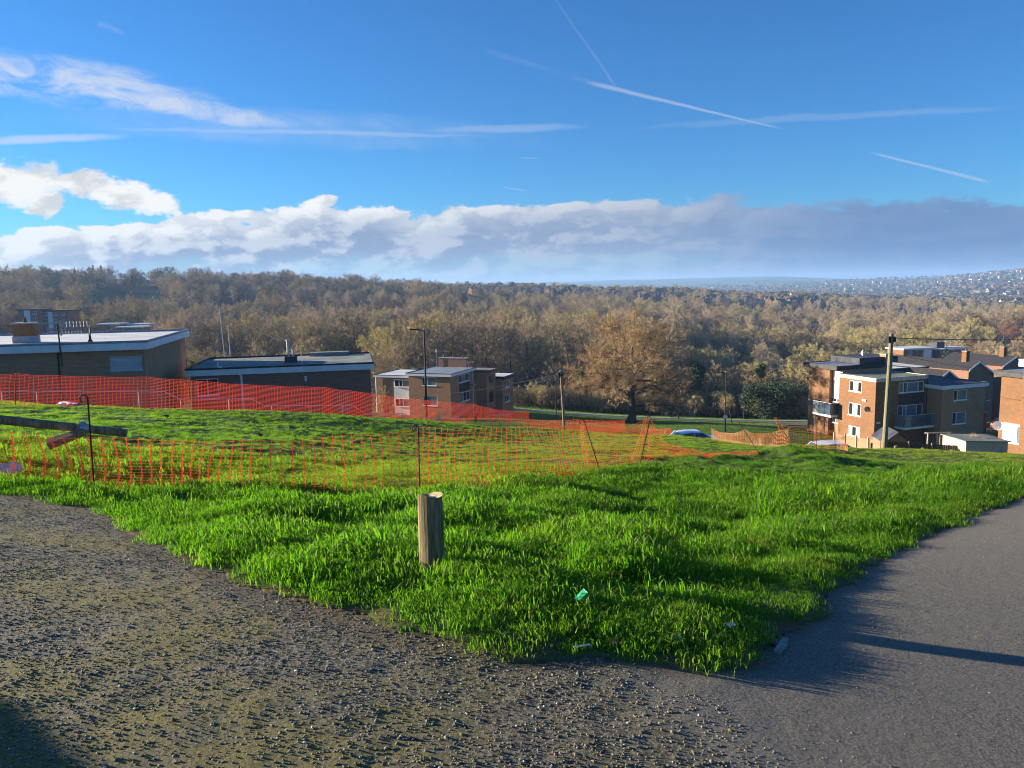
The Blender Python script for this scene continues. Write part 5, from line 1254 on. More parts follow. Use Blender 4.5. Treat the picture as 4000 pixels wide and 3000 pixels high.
def wood_pole(px, pyt, d, label, m_, r, lean=0.0, steps=True):
    t_ = at(px, pyt, d); o = empty('telegraph_pole', (t_[0] - lean, t_[1], bz(t_[0] - lean, t_[1]))); tag(o, label, 'telegraph pole', 'telegraph poles'); h = t_[2] - o.location.z
    MB().tube([(0, 0, -.5), (lean * .5, 0, h * .5), (lean, 0, h)], [r * 1.25, r * 1.1, r * .9], 12).obj('shaft', m_, o)
    MB().tube([(lean, 0, h + .001), (lean, 0, h + .05)], [r * 1.0, r * .3], 10).obj('pole_cap', 'galv', o)
    br = MB().box(lean - .22, lean - .09, -.12, .12, h - .55, h - .15).box(lean + r * .9, lean + .24, -.12, .12, h - .5, h - .2); br.obj('cable_bracket', 'black_metal', o)
    if steps:
        mb = MB()
        for k in range(10): mb.tube([(lean * .7 + (r if k % 2 else -r) * .8, 0, h - 1.2 - k * .4), (lean * .7 + (r + .13 if k % 2 else -r - .13), 0, h - 1.2 - k * .4)], .012, 5)
        mb.obj('step_irons', 'galv', o)
    return o, Vector(t_)
w1, W1 = wood_pole(2190, 1447, 66, 'grey telegraph pole with a fan of wires below the terrace', 'pole_wood', .10, -.35, False)
w2, W2 = wood_pole(3483, 1304, 47, 'mossy telegraph pole on the crest in front of the corner block', 'pole_green', .135, .15)
for (p, yt, d, r, lb) in ((857, 1202, 66, .035, 'taller bare thin pole behind the grey roofed block'), (891, 1272, 66, .045, 'shorter bare thin pole behind the grey roofed block')):
    t_ = at(p, yt, d); g = bz(t_[0], t_[1]); o = MB().tube([(.45 if p < 870 else .1, 0, -.3), (0, 0, t_[2] - g)], [r * 1.4, r], 8).obj('thin_pole', 'galv', None, (t_[0], t_[1], g)); tag(o, lb, 'pole', 'thin poles behind the grey roofed block')
def wire(a, b, sag, label, r=.012):
    a, b = Vector(a), Vector(b); pts = []
    for k in range(17):
        f = k / 16; pts.append(a.lerp(b, f) - a - Vector((0, 0, sag * 4 * f * (1 - f))))
    o = MB().tube(pts, r, 4, cap=False).obj('overhead_wire', 'black_trim', None, a); return tag(o, label, 'wire', 'overhead wires')
top1 = W1 - Vector((.1, 0, .25))
for k, (p, y, d, s) in enumerate(((1600, 1545, 100, .5), (1958, 1492, 108, .3), (1900, 1524, 106, .4), (1985, 1510, 112, .35), (2000, 1530, 112, .5), (2002, 1534, 113, .7))):
    wire(top1 - Vector((0, 0, .06 * k)), at(p, y, d), s, 'thin wire sloping from the grey pole to the stepped terrace', .014)
wire(top1, at(2460, 1448, 120), .2, 'thin wire running from the grey pole toward the big tree', .014)
wire(W2 - Vector((0, 0, .25)), at(4300, 1320, 44), .12, 'thick wire running level from the mossy pole past the houses', .022)
wire(W2 - Vector((0, 0, 1.2)), at(4250, 1462, 70), .5, 'thin wire sloping from the mossy pole to the edge block', .013)
wire(W2 - Vector((0, 0, 1.3)), at(3425, 1488, 80), .15, 'thin wire dropping from the mossy pole to the corner block', .013)
# roadside bits
t_ = hit(2705, 1630, 80, 170); o = MB().box(-.55, .55, -.25, .25, -.1, 1.05).box(-.6, .6, -.29, .29, 1.051, 1.12).box(-.12, .12, -.262, -.251, .5, .72).obj('street_cabinet', 'cabinet_green', None, (t_[0], t_[1], t_[2])); tag(o, 'green utility cabinet on the far verge by the wood', 'cabinet')
t_ = hit(2602, 1625, 80, 170); o = MB().box(-.13, .13, -.08, .08, -.1, .62).add([(-.13, -.08, .621), (.13, -.08, .621), (.13, .08, .621), (-.13, .08, .621), (0, 0, .72)], [(0, 1, 4), (1, 2, 4), (2, 3, 4), (3, 0, 4)]).obj('marker_post', 'paper_white', None, tuple(t_)); tag(o, 'small white marker post on the far verge', 'marker post')
# unseen box, added and shaped to throw the shadow at the lower left
sx, sy = -7.33, 3.76; sz = bz(sx, sy)
o = empty('shadow_caster', (sx, sy, sz), math.radians(-39)); tag(o, 'unseen dark green box added beside the path to cast a shadow', 'cabinet')
MB().box(-.95, .95, -.25, .25, -.1, .80).obj('housing', 'cabinet_green', o); MB().box(-1.0, 1.0, -.30, .30, .801, .87).obj('lid', 'cabinet_green', o); MB().box(-.02, .02, -.27, -.251, .1, .75).obj('door_gap', 'black_trim', o)

# ------------------------------------------------------------------ cars on the parking bay
def car(loc, rz, paint, label, L=4.1, Wd=1.72, H=1.46):
    o = empty('parked_car', loc, rz); tag(o, label, 'car', 'parked cars below the crest')
    prof = [(-L / 2, .35, .62), (-L / 2 + .05, .30, .82), (-L / 2 + .25, .26, .92), (-.95, .24, .98), (.95, .24, .97), (L / 2 - .35, .26, .90), (L / 2 - .04, .30, .70), (L / 2, .36, .55)]
    V = []; Fc = []; hw = Wd / 2
    for x, z0, z1 in prof:
        k = .86 if abs(x) > L / 2 - .1 else 1.0
        V += [(x, -hw * k * .94, z0), (x, -hw * k, (z0 + z1) / 2), (x, -hw * k * .93, z1), (x, hw * k * .93, z1), (x, hw * k, (z0 + z1) / 2), (x, hw * k * .94, z0)]
    for i in range(len(prof) - 1):
        for j in range(6): a = i * 6; Fc.append((a + j, a + 6 + j, a + 6 + (j + 1) % 6, a + (j + 1) % 6))
    Fc += [(0, 1, 2, 3, 4, 5), tuple(len(V) - 1 - k for k in range(6))]
    body = link('body', new_mesh('body', V, Fc, [paint], smooth=False), o)
    def ring(x, z, w): return [(x, -w, z), (x, w, z)]
    cab = [(-1.75, .93, .74), (-1.25, H - .06, .60), (-.5, H, .60), (.35, H - .02, .60), (1.15, .95, .76)]
    V = []; Fc = []
    for x, z, w in cab: V += [(x, -w, z), (x, w, z)]
    link('roof', new_mesh('roof', [(p[0], p[1] * 1.0, p[2] + .012) for p in V[2:8]] + [(p[0], p[1], p[2] - .05) for p in V[2:8]], [(0, 2, 3, 1), (2, 4, 5, 3), (6, 7, 9, 8), (8, 9, 11, 10), (0, 6, 8, 2), (2, 8, 10, 4), (1, 3, 9, 7), (3, 5, 11, 9), (0, 1, 7, 6), (4, 10, 11, 5)], [paint]), o)
    link('rear_window', new_mesh('rear_window', [V[0], V[1], V[3], V[2]], [(0, 1, 2, 3)], ['blue_glass']), o); link('windscreen', new_mesh('windscreen', [V[6], V[7], V[9], V[8]], [(0, 1, 2, 3)], ['blue_glass']), o)
    for s in (0, 1):
        sg = -1 if s == 0 else 1
        link('side_window', new_mesh('side_window', [(-1.6, sg * .75, .95), (1.05, sg * .76, .95), (.32, sg * .61, H - .07), (-1.2, sg * .61, H - .1)], [(0, 1, 2, 3)], ['glass']), o)
        MB().tube([(-1.72, sg * .75, .95), (-1.22, sg * .605, H - .03)], .035, 5).tube([(1.13, sg * .76, .96), (.36, sg * .605, H - .03)], .035, 5).tube([(-.2, sg * .765, .95), (-.25, sg * .61, H - .03)], .03, 5).obj('pillar', paint, o)
        for x in (-1.25, 1.28):
            w = MB().tube([(x, sg * (hw - .2), .31), (x, sg * (hw - .01), .31)], .31, 18).obj('wheel', 'tyre', o); MB().tube([(x, sg * (hw - .012), .31), (x, sg * (hw + .004), .31)], .19, 14).obj('rim', 'galv', w)
        MB().box(L / 2 - .12, L / 2 - .02, sg * .5 - .14, sg * .5 + .14, .58, .72).obj('headlight', 'glass_pale', o)
    return o
t_ = at(2712, 1700, 55); g = bz(t_[0], t_[1]); car((t_[0], t_[1], g + .1), .15, 'paint_white_car', 'silver white car with only its roof showing past the lamp with the sign')
t_ = at(3262, 1730, 47.5); g = bz(t_[0], t_[1]); car((t_[0], t_[1], g + .05), .12, 'paint_white_car', 'pale car parked behind the sunlit mesh by the garden fence')
t_ = at(3872, 1600, 92); g = bz(t_[0], t_[1]); car((t_[0] + 2.2, t_[1], g + .1), .3, 'paint_red', 'red car parked between the corner block and the edge block')
t_ = at(3845, 1570, 84); g = bz(t_[0], t_[1]); o = MB().box(-.35, .35, -.05, .05, -.2, 2.4).box(-.4, .4, -.09, .09, 2.401, 2.5).obj('red_gate_post', 'paint_red', None, (t_[0], t_[1], g + .3)); tag(o, 'tall red post beside the right end of the corner block', 'post')

# ------------------------------------------------------------------ garden fences, sheds, trellis
def board_fence(pts, h, m_, label, pm='fence_wood', bw=.15):
    A_ = Vector(pts[0]); o = empty('garden_fence', tuple(A_)); tag(o, label, 'fence', 'timber garden fences')
    bm_ = MB().box(0, bw - .008, -.010, .010, 0, h).mesh('board', m_); pmsh = MB().box(-.05, .05, -.05, .05, 0, h + .12).mesh('post', pm)
    for i in range(len(pts) - 1):
        a, b = Vector(pts[i]), Vector(pts[i + 1]); L = (b - a).length; n = int(L / bw); az_ = math.atan2(b.y - a.y, b.x - a.x)
        for k in range(n):
            p = a.lerp(b, k / n) - A_; q_ = link('board', bm_, o, (p.x, p.y, p.z + random.Random(k * 7 + i).uniform(-.015, .015)), az_)
        for k in range(int(L / 1.8) + 1):
            p = a.lerp(b, min(1, k * 1.8 / L)) - A_; link('post', pmsh, o, (p.x - .07 * math.sin(-az_), p.y - .07 * math.cos(az_), p.z), az_)
    return o
def gp_(px, pyt, d, h): t_ = at(px, pyt, d); return (t_[0], t_[1], t_[2] - h)
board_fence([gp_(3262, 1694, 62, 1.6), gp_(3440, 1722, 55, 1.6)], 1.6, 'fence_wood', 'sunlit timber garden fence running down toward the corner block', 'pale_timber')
board_fence([gp_(3446, 1722, 55, 1.6), gp_(3640, 1736, 54.5, 1.6), gp_(3830, 1744, 54, 1.6)], 1.6, 'fence_dark', 'dark shaded timber fence along the gardens of the corner block', 'fence_wood')  # darker boards than the sunlit run; the shade is put into their colour
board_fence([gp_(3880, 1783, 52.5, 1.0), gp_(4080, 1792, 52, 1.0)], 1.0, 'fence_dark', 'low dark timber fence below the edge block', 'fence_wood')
def shed(px, pyt, d, W_, D_, H_, ang_, label, m_wall, m_roof, lean=False):
    t_ = at(px, pyt, d); o = empty('garden_shed', (t_[0], t_[1], t_[2] - H_), ang_); tag(o, label, 'shed', 'garden sheds')
    hw, e = W_ / 2, H_ - (.15 if lean else .75)
    V = [(-hw, 0, -1.0), (hw, 0, -1.0), (hw, 0, e), (0, 0, H_ - (.07 if lean else 0)), (-hw, 0, H_ if lean else e)]; V += [(a, D_, c) for a, b_, c in V]
    link('wall', new_mesh('wall', V, [(0, 1, 2, 3, 4), (9, 8, 7, 6, 5), (0, 4, 9, 5), (1, 6, 7, 2)], [m_wall]), o)
    for (x0, z0, x1, z1) in ((-hw - .12, V[4][2] - (0 if lean else .1), 0.0, V[3][2]), (0.0, V[3][2], hw + .12, e - (.0 if lean else .1))):
        a = [(x0, -.15, z0 + .02), (x1, -.15, z1 + .02), (x1, D_ + .15, z1 + .02), (x0, D_ + .15, z0 + .02)]; b_ = [(p[0], p[1], p[2] + .06) for p in a]
        link('roof', new_mesh('roof', a + b_, [(3, 2, 1, 0), (4, 5, 6, 7), (0, 1, 5, 4), (1, 2, 6, 5), (2, 3, 7, 6), (3, 0, 4, 7)], [m_roof]), o)
    for k in range(int(H_ / .14)):
        z = .1 + k * .14
        if z < e - .05: MB().box(-hw + .01, hw - .01, -.022, -.002, z, z + .12).obj('plank', m_wall, o)
    return o
shed(3508, 1691, 60, 1.9, 2.8, 2.1, math.radians(-8), 'small gabled timber shed with sunlit front beside the mossy pole', 'fence_wood', 'dark_felt')
shed(3856, 1722, 53.5, 3.2, 2.4, 1.9, math.radians(6), 'grey lean-to garden shed with pale roof edge', 'pale_timber', 'grey_felt', True)
tt = at(3622, 1690, 58); o = empty('trellis_frame', (tt[0], tt[1], tt[2])); tag(o, 'pale timber pergola with hanging trellis by the corner block', 'trellis')
for k in range(4): MB().box(0, 1.9, k * .12, k * .12 + .04, -.05 - k * .03, .02 - k * .03).obj('beam', 'pale_timber', o)
for k in range(4): MB().box(.75 + k * .22, .79 + k * .22, -.03, 0, -1.25 + abs(k - 1) * .2, -.1).obj('lath', 'pale_timber', o)
for k in range(5): MB().box(.7, 1.5 - k * .06, -.055, -.031, -1.1 + k * .2, -1.06 + k * .2).obj('lath', 'pale_timber', o)
MB().box(1.7, 1.78, .1, .18, -1.8, -.1).obj('post', 'pale_timber', o); MB().box(.1, .18, .1, .18, -1.8, -.1).obj('post', 'pale_timber', o)
# black rounded covers beside the edge block
for k, (p, d) in enumerate(((3850, 66), (3893, 65))):
    t_ = at(p, 1706, d); V = []; n = 14
    mb = MB()
    for j in range(2): V += [(1.0 * math.cos(math.pi * i / n), j * 1.4, .8 * math.sin(math.pi * i / n)) for i in range(n + 1)]
    mb.add(V, [(i, i + 1, n + 2 + i, n + 1 + i) for i in range(n)] + [tuple(range(n + 1))[::-1], tuple(range(n + 1, 2 * n + 2))])
    mb.box(-1.0, 1.0, 0, 1.4, -1.2, -.002)
    o = mb.obj('storage_cover', 'black_trim', None, (t_[0], t_[1], t_[2] - .8)); tag(o, 'black round topped storage cover beside the edge block', 'cover', 'black storage covers')

# ------------------------------------------------------------------ trees
def twigmat(name, c1, c2, tr=0.0):
    def fn(t):
        rnd = t.add('ShaderNodeObjectInfo').outputs['Random']
        p = pos(t); n = t.noise(p, 0.25, 3)
        c = t.mix(t.add_(t.mul(rnd, 0.7), t.mul(n, 0.3)), c1 + (1,), c2 + (1,))
        return prin(t, c, 0.9, 0, 0.15)
    return mat(name, fn)
twigmat('bark', (0.055, 0.042, 0.030), (0.11, 0.088, 0.062))
twigmat('bark_birch', (0.34, 0.30, 0.27), (0.46, 0.42, 0.38))
twigmat('twig_brown', (0.33, 0.245, 0.118), (0.54, 0.425, 0.215))
twigmat('twig_olive', (0.40, 0.325, 0.125), (0.57, 0.48, 0.20))
twigmat('twig_pink', (0.42, 0.30, 0.18), (0.56, 0.43, 0.27))
twigmat('twig_dark', (0.18, 0.14, 0.095), (0.32, 0.25, 0.165))
twigmat('twig_hero', (0.42, 0.285, 0.140), (0.44, 0.30, 0.15))
twigmat('twig_rust', (0.30, 0.14, 0.06), (0.36, 0.19, 0.09))
def leafmat(name, c1, c2):
    def fn(t):
        n = t.noise(pos(t), 1.2, 3); c = t.mix(n, c1 + (1,), c2 + (1,))
        d = prin(t, c, 0.6, 0, 0.3); return d
    return mat(name, fn)
leafmat('leaf_dark', (0.020, 0.040, 0.014), (0.050, 0.085, 0.028))
leafmat('leaf_ivy', (0.040, 0.085, 0.016), (0.085, 0.14, 0.03))
class TreeGeo:
    def __init__(s): s.tv = []; s.tf = []; s.cv = []; s.cf = []
    def tube(s, pts, rad, n, crown=False):
        V, Fq = (s.cv, s.cf) if crown else (s.tv, s.tf); k = len(V); prev = None
        for i, p in enumerate(pts):
            t_ = (pts[min(i + 1, len(pts) - 1)] - pts[max(i - 1, 0)])
            t_ = t_.normalized() if t_.length > 1e-6 else Vector((0, 0, 1))
            a = prev if prev is not None else (Vector((1, 0, 0)) if abs(t_.x) < .8 else Vector((0, 1, 0)))
            a = (a - t_ * a.dot(t_)).normalized(); b = t_.cross(a); prev = a
            for j in range(n): q_ = 6.2832 * j / n; V.append(tuple(p + (a * math.cos(q_) + b * math.sin(q_)) * rad[i]))
        for i in range(len(pts) - 1):
            for j in range(n):
                a0, a1, b0, b1 = k + i * n + j, k + i * n + (j + 1) % n, k + (i + 1) * n + j, k + (i + 1) * n + (j + 1) % n
                Fq.append((a0, a1, b1)); Fq.append((a0, b1, b0))
    def twig(s, a, b, w, r):
        d = b - a; o = Vector((r.uniform(-1, 1), r.uniform(-1, 1), r.uniform(-1, 1))); o = d.cross(o)
        if o.length < 1e-6: return
        o = o.normalized() * w; k = len(s.cv); m_ = a.lerp(b, .5)
        s.cv += [tuple(a - o), tuple(a + o), tuple(b)]; s.cf.append((k, k + 1, k + 2))
def grow(seed, H, R, clear, nl, nb, ns, nt, env, tr=.30, tw=.034, up=.35, twl=.9, sides=(7, 5, 3), lean=(0, 0), droop=0.0):
    r = random.Random(seed); g = TreeGeo()
    def rv(k=1.0): return Vector((r.uniform(-k, k), r.uniform(-k, k), r.uniform(-k, k)))
    n = 8; tp = []; x = y = 0.0
    for i in range(n + 1):
        f = i / n; tp.append(Vector((x + lean[0] * f, y + lean[1] * f, -.3 + (H * .82 + .3) * f))); x += r.uniform(-.02, .02) * H * .5; y += r.uniform(-.02, .02) * H * .5
    g.tube(tp, [tr * (1.45 if i == 0 else 1.0) * (1 - .86 * (i / n)) + .02 for i in range(n + 1)], sides[0])
    def tpt(f): f = f * n; i = min(int(f), n - 1); return tp[i].lerp(tp[i + 1], f - i)
    for li in range(nl):
        f = clear + (1 - clear) * ((li + .5) / nl) ** .9; f = min(.98, f + r.uniform(-.03, .03)); p0 = tpt(f); az_ = li * 2.399 + r.uniform(-.5, .5)
        hz = p0.z / H
        L = max(.25 * R, env(hz) * R * r.uniform(.85, 1.05))
        el_ = up + (.75 if hz > .6 else .0) * (hz - .6) * 2.2 + r.uniform(-.12, .18)
        d = Vector((math.cos(az_) * math.cos(el_), math.sin(az_) * math.cos(el_), math.sin(el_)))
        pts = []; cur = p0.copy(); dd = d.copy(); m_ = 6
        for k in range(m_ + 1):
            pts.append(cur.copy()); dd = (dd + rv(.20) + Vector((0, 0, -droop * (k / m_)))).normalized(); cur = cur + dd * (L / m_)
        r0 = tr * (1 - .8 * f) * .55
        g.tube(pts, [max(.018, r0 * (1 - .85 * k / m_)) for k in range(m_ + 1)], sides[1])
        for bi in range(nb):
            fb = .22 + .78 * (bi + r.random()) / nb; k = min(int(fb * m_), m_ - 1); q0 = pts[k].lerp(pts[k + 1], fb * m_ - k); ld = (pts[k + 1] - pts[k]).normalized()
            side = ld.cross(rv()).normalized(); bd = (ld * .55 + side * .8 + Vector((0, 0, .12)) - Vector((0, 0, droop * .6))).normalized(); bl = L * r.uniform(.28, .46) * (1.15 - .4 * fb)
            bp = []; cur = q0.copy(); dd = bd.copy()
            for k2 in range(4): bp.append(cur.copy()); dd = (dd + rv(.28) + Vector((0, 0, .03))).normalized(); cur = cur + dd * bl / 3
            g.tube(bp, [max(.012, r0 * .40 * (1 - .75 * k2 / 3)) for k2 in range(4)], sides[2])
            for si in range(ns):
                fs = .2 + .8 * (si + r.random()) / ns; k2 = min(int(fs * 3), 2); s0 = bp[k2].lerp(bp[k2 + 1], fs * 3 - k2); sd_ = ((bp[k2 + 1] - bp[k2]).normalized() * .6 + rv(.9) + Vector((0, 0, .18))).normalized(); sl = bl * r.uniform(.30, .5)
                s1 = s0 + sd_ * sl; g.twig(s0, s1 + sd_ * .1, tw * 1.5, r)
                for ti in range(nt):
                    ft = .25 + .75 * (ti + r.random()) / nt; t0 = s0.lerp(s1, ft); td = (sd_ * .7 + rv(.9) + Vector((0, 0, .25))).normalized(); g.twig(t0, t0 + td * twl * r.uniform(.5, 1.1), tw, r)
    return g
def dome(f): f = max(0, min(1, f)); return max(.15, math.sqrt(max(0, 1 - ((f - .42) / .60) ** 2)))
def eggy(f): return float(np.interp(f, [0, .2, .35, .55, .75, .9, 1.0], [.85, .98, 1.05, .95, .78, .5, .28]))
def narrow(f): return max(.15, math.sin(math.pi * min(1, max(0, (f - .1) / .95))) ** .7)
def bushy(f): return max(.2, math.sqrt(max(0, 1 - f * f)))
KINDS = []   # (trunk mesh, crown mesh, joined mesh, height)
def kind(name, g, bark, twig):
    tm = fast_mesh('trunk', np.array(g.tv), np.array(g.tf), [bark]); cm_ = fast_mesh('crown', np.array(g.cv), np.array(g.cf), [twig])
    jm = fast_mesh(name, np.array(g.tv + g.cv), np.concatenate([np.array(g.tf), np.array(g.cf) + len(g.tv)]), [bark, twig])
    mi = np.zeros(len(jm.polygons), np.int32); mi[len(g.tf):] = 1; jm.polygons.foreach_set('material_index', mi)
    return (tm, cm_, jm)
WK = [kind('bare_tree', grow(11, 13, 5.6, .26, 12, 7, 5, 9, dome), 'bark', 'twig_brown'),
      kind('bare_tree', grow(12, 12, 6.0, .22, 13, 7, 5, 9, dome, up=.45), 'bark', 'twig_brown'),
      kind('bare_tree', grow(13, 11, 5.2, .15, 13, 7, 5, 9, bushy, up=.55), 'bark', 'twig_olive'),
      kind('bare_tree', grow(14, 13, 3.6, .25, 13, 6, 5, 8, narrow, tr=.2, up=.75, tw=.030), 'bark_birch', 'twig_pink'),
      kind('bare_tree', grow(15, 13, 5.2, .26, 12, 7, 5, 9, dome, up=.3), 'bark', 'twig_dark'),  # dark patches of the wood: shadow put into the twig colour
      kind('bare_tree', grow(16, 9, 4.6, .08, 13, 6, 5, 6, bushy, tr=.2, up=.6), 'bark', 'twig_rust')]
KLAB = ['bare brown broadleaf tree at the front of the wood', 'bare spreading brown tree at the front of the wood', 'bare olive tinted bushy tree in the wood', 'slim bare birch with pinkish twigs in the wood', 'bare tree in the wood with twigs coloured dark as if in shade', 'rust coloured bare shrub tree at the wood edge']
# ---- the big solitary tree
t_ = at(2466, 1652, 100); gz0 = bz(t_[0], t_[1])
gh = grow(77, 14.4, 7.4, .20, 26, 12, 9, 18, eggy, tr=.50, tw=.0135, up=.16, twl=.66, sides=(12, 6, 4), lean=(.5, 0), droop=.05)
ht = empty('solitary_tree', (t_[0], t_[1], gz0)); tag(ht, 'large solitary bare tree with rounded crown on the verge by the valley road', 'tree')
tr_ = link('trunk', fast_mesh('trunk', np.array(gh.tv), np.array(gh.tf), ['bark'], smooth=True), ht); link('crown', fast_mesh('crown', np.array(gh.cv), np.array(gh.cf), ['twig_hero']), ht)
mb = MB()
for k in range(6):
    a = k * 1.05 + .3; mb.tube([(.42 * math.cos(a), .42 * math.sin(a), .9), (.62 * math.cos(a), .62 * math.sin(a), .35), (1.05 * math.cos(a), 1.05 * math.sin(a), -.15)], [.06, .16, .10], 7)
mb.obj('root_flare', 'bark', ht, smooth=True)
# ---- evergreens
def leafy(seed, lumps_, n, leaf, m_leaf):
    r = np.random.default_rng(seed); V = []; Fq = []
    tot = sum(l_[3] ** 2 for l_ in lumps_)
    for (cx_, cy_, cz_, rad, sq) in lumps_:
        k = int(n * rad * rad / tot); d = r.normal(size=(k, 3)); d /= np.linalg.norm(d, axis=1)[:, None]
        rr = rad * r.uniform(.45, 1.08, k) ** .6; c = np.stack([cx_ + d[:, 0] * rr, cy_ + d[:, 1] * rr, cz_ + d[:, 2] * rr * sq], -1)
        a = r.normal(size=(k, 3)); a /= np.linalg.norm(a, axis=1)[:, None]; b = np.cross(a, d + r.normal(size=(k, 3)) * .5); b /= np.linalg.norm(b, axis=1)[:, None] + 1e-9
        s = leaf * r.uniform(.6, 1.3, k)[:, None]
        q_ = np.stack([c - a * s, c + b * s * .55, c + a * s, c - b * s * .55], 1); base = len(V) * 4
        V.append(q_.reshape(-1, 3))
    V = np.concatenate(V); return V, np.arange(len(V)).reshape(-1, 4)
def evergreen(px, py, d, lumps_, n, leaf, m_leaf, label, seed, name='evergreen_tree', cat='tree', trunk_h=2.0):
    t_ = at(px, py, d); g = bz(t_[0], t_[1]); o = empty(name, (t_[0], t_[1], g)); tag(o, label, cat, 'evergreens')
    V, Fq = leafy(seed, lumps_, n, leaf, m_leaf); link('crown', fast_mesh('crown', V, Fq, [m_leaf]), o)
    MB().tube([(0, 0, -.4), (.1, 0, trunk_h), (0, 0, trunk_h * 1.8)], [.25, .2, .08], 8).obj('trunk', 'bark', o)
    return o
rr_ = random.Random(3)
def lumpset(n, wx_, wy_, z0, z1, r0, r1, seed):
    r = random.Random(seed); return [(r.uniform(-wx_, wx_), r.uniform(-wy_, wy_), r.uniform(z0, z1), r.uniform(r0, r1), r.uniform(.7, 1.1)) for _ in range(n)]
evergreen(2985, 1600, 128, lumpset(26, 2.6, 2.0, .8, 5.6, 1.0, 1.7, 1), 7000, .16, 'leaf_dark', 'wide dark evergreen thicket left of the corner block', 1)
evergreen(3085, 1600, 130, lumpset(26, 2.2, 2.0, .8, 6.6, 1.0, 1.7, 2), 7000, .16, 'leaf_dark', 'taller dark evergreen thicket beside the corner block', 2)
evergreen(2722, 1560, 139, lumpset(14, .8, .8, 3, 9.5, .7, 1.1, 3), 3200, .16, 'leaf_dark', 'ivy clad dark trunk rising behind the verge lamp', 3)
evergreen(2820, 1570, 136, lumpset(16, 2.5, 1.5, .6, 4.2, .8, 1.5, 4), 3600, .16, 'leaf_dark', 'low dark holly bush under the trees behind the signed lamp', 4, 'holly_bush', 'bush')
evergreen(2262, 1560, 142, lumpset(10, .9, .8, 4.5, 7.5, .6, 1.0, 5), 2400, .14, 'leaf_ivy', 'bright ivy covered stem left of the big tree', 5)
evergreen(2968, 1540, 140, lumpset(9, .6, .6, 6.0, 9.6, .5, .8, 6), 2000, .13, 'leaf_ivy', 'yellow green ivy on a bare tree above the dark thicket', 6)
evergreen(3395, 1480, 150, lumpset(12, 1.2, 1.0, 6, 10, .8, 1.2, 7), 2600, .16, 'leaf_dark', 'ivy topped tree rising behind the corner block roof', 7)
evergreen(3688, 1500, 205, [(0, 0, 3 + k * .85, 2.4 - k * .17, .7) for k in range(13)], 3800, .20, 'leaf_dark', 'dark pointed conifer in front of the far white edged block', 8)
evergreen(3760, 1500, 190, lumpset(14, 3.5, 2, 1, 5, 1.0, 1.8, 9), 3000, .2, 'leaf_dark', 'dark evergreen bushes beneath the pointed conifer', 9, 'holly_bush', 'bush')
for k, (p, yt, d, h, lb) in enumerate(((615, 1046, 640, 19, 'tall dark conifer standing clear on the left skyline'), (362, 1034, 650, 15, 'dark conifer spire on the wooded left skyline'), (393, 1034, 655, 14, 'slimmer conifer spire beside another on the left skyline'), (290, 1044, 645, 14, 'broad dark conifer on the left skyline'), (518, 1058, 648, 12, 'short conifer between taller ones on the left skyline'),
                                     (2000, 1098, 930, 14, 'dark rounded evergreen among the ridge houses'), (2630, 1118, 900, 13, 'dark pointed evergreen among the ridge houses'))):
    t_ = at(p, yt, d); o = empty('conifer', (t_[0], t_[1], t_[2] - h)); tag(o, lb, 'tree', 'skyline conifers')
    V, Fq = leafy(30 + k, [(0, 0, h * (.12 + .085 * j), h * .2 * (1 - j / 11) + .25, .8) for j in range(11)], 1500, .5, 'leaf_dark'); link('crown', fast_mesh('crown', V, Fq, ['leaf_dark']), o)
    MB().tube([(0, 0, -4), (0, 0, h * .5)], [.3, .15], 6).obj('trunk', 'bark', o)

# ---- the wood: points, kinds, then 300 individuals and the rest as one mass
rw = np.random.default_rng(42)
AVOID = [tuple(at(p, 1300, d)[:2]) + (r_,) for p, d, r_ in ((90, 288, 13), (180, 290, 13), (420, 280, 12), (500, 275, 13), (545, 285, 11), (3570, 238, 11), (3700, 241, 11), (150, 268, 14), (480, 258, 14))]
def wood_points(r0, r1, dens, a0, a1):
    x, y = scatter_polar(r0, r1, dens, a0, a1)
    return x, y
XS, YS = [], []
for r0, r1, dn in ((128, 200, .020), (200, 320, .015), (320, 480, .012), (480, 700, .0105), (700, 1150, .009)):
    x, y = wood_points(r0, r1, dn, -46, 46); XS.append(x); YS.append(y)
for r0, r1, dn, a0, a1 in ((84, 128, .016, -25, -10.5), (96, 128, .022, -13.5, -8.0)):
    x, y = wood_points(r0, r1, dn, a0, a1); XS.append(x); YS.append(y)
X = np.concatenate(XS); Y = np.concatenate(YS); r_ = np.hypot(X, Y); a_ = np.arctan2(X, Y); PXw = 2000 + F_PX * np.tan(a_)
keep = np.ones(len(X), bool)
for (ax_, ay_, ar_) in AVOID: keep &= np.hypot(X - ax_, Y - ay_) > ar_
rdx = np.array([p[0] for p in RD]); rdy = np.array([p[1] for p in RD])
keep &= ~((PXw > 1560) & (PXw < 3300) & (Y < np.interp(X, rdx, rdy) + 25 + 5 * (vnoise(X, Y, .1, 50) - .5)))
keep &= ~((PXw > 3160) & (r_ < 152)); keep &= ~((np.abs(PXw - 510) < 120) & (r_ > 520) & (r_ < 690)); keep &= ~((PXw > 3700) & (r_ > 340) & (r_ < 425))
keep &= ~((PXw < 620) & (r_ < 322)); keep &= ~((PXw < 300) & (r_ < 352)); keep &= ~((PXw < 1500) & (r_ < 195) & (rw.uniform(size=len(X)) < .6)); keep &= ~((PXw > 3300) & (PXw < 3480) & (r_ < 150))
gapn = vnoise(X, Y, .022, 51); keep &= ~((gapn < .24) & (r_ > 180) & (r_ < 560))
keep &= ~((r_ > 780) & (PXw < 1600)) | (r_ < 760)
keep &= ~((r_ > 700) & (PXw > 1700) & (rw.uniform(size=len(X)) < .55)); keep &= ~((r_ > 745) & (r_ < 1050) & (PXw > 1650) & (PXw < 3250) & (rw.uniform(size=len(X)) < .6))
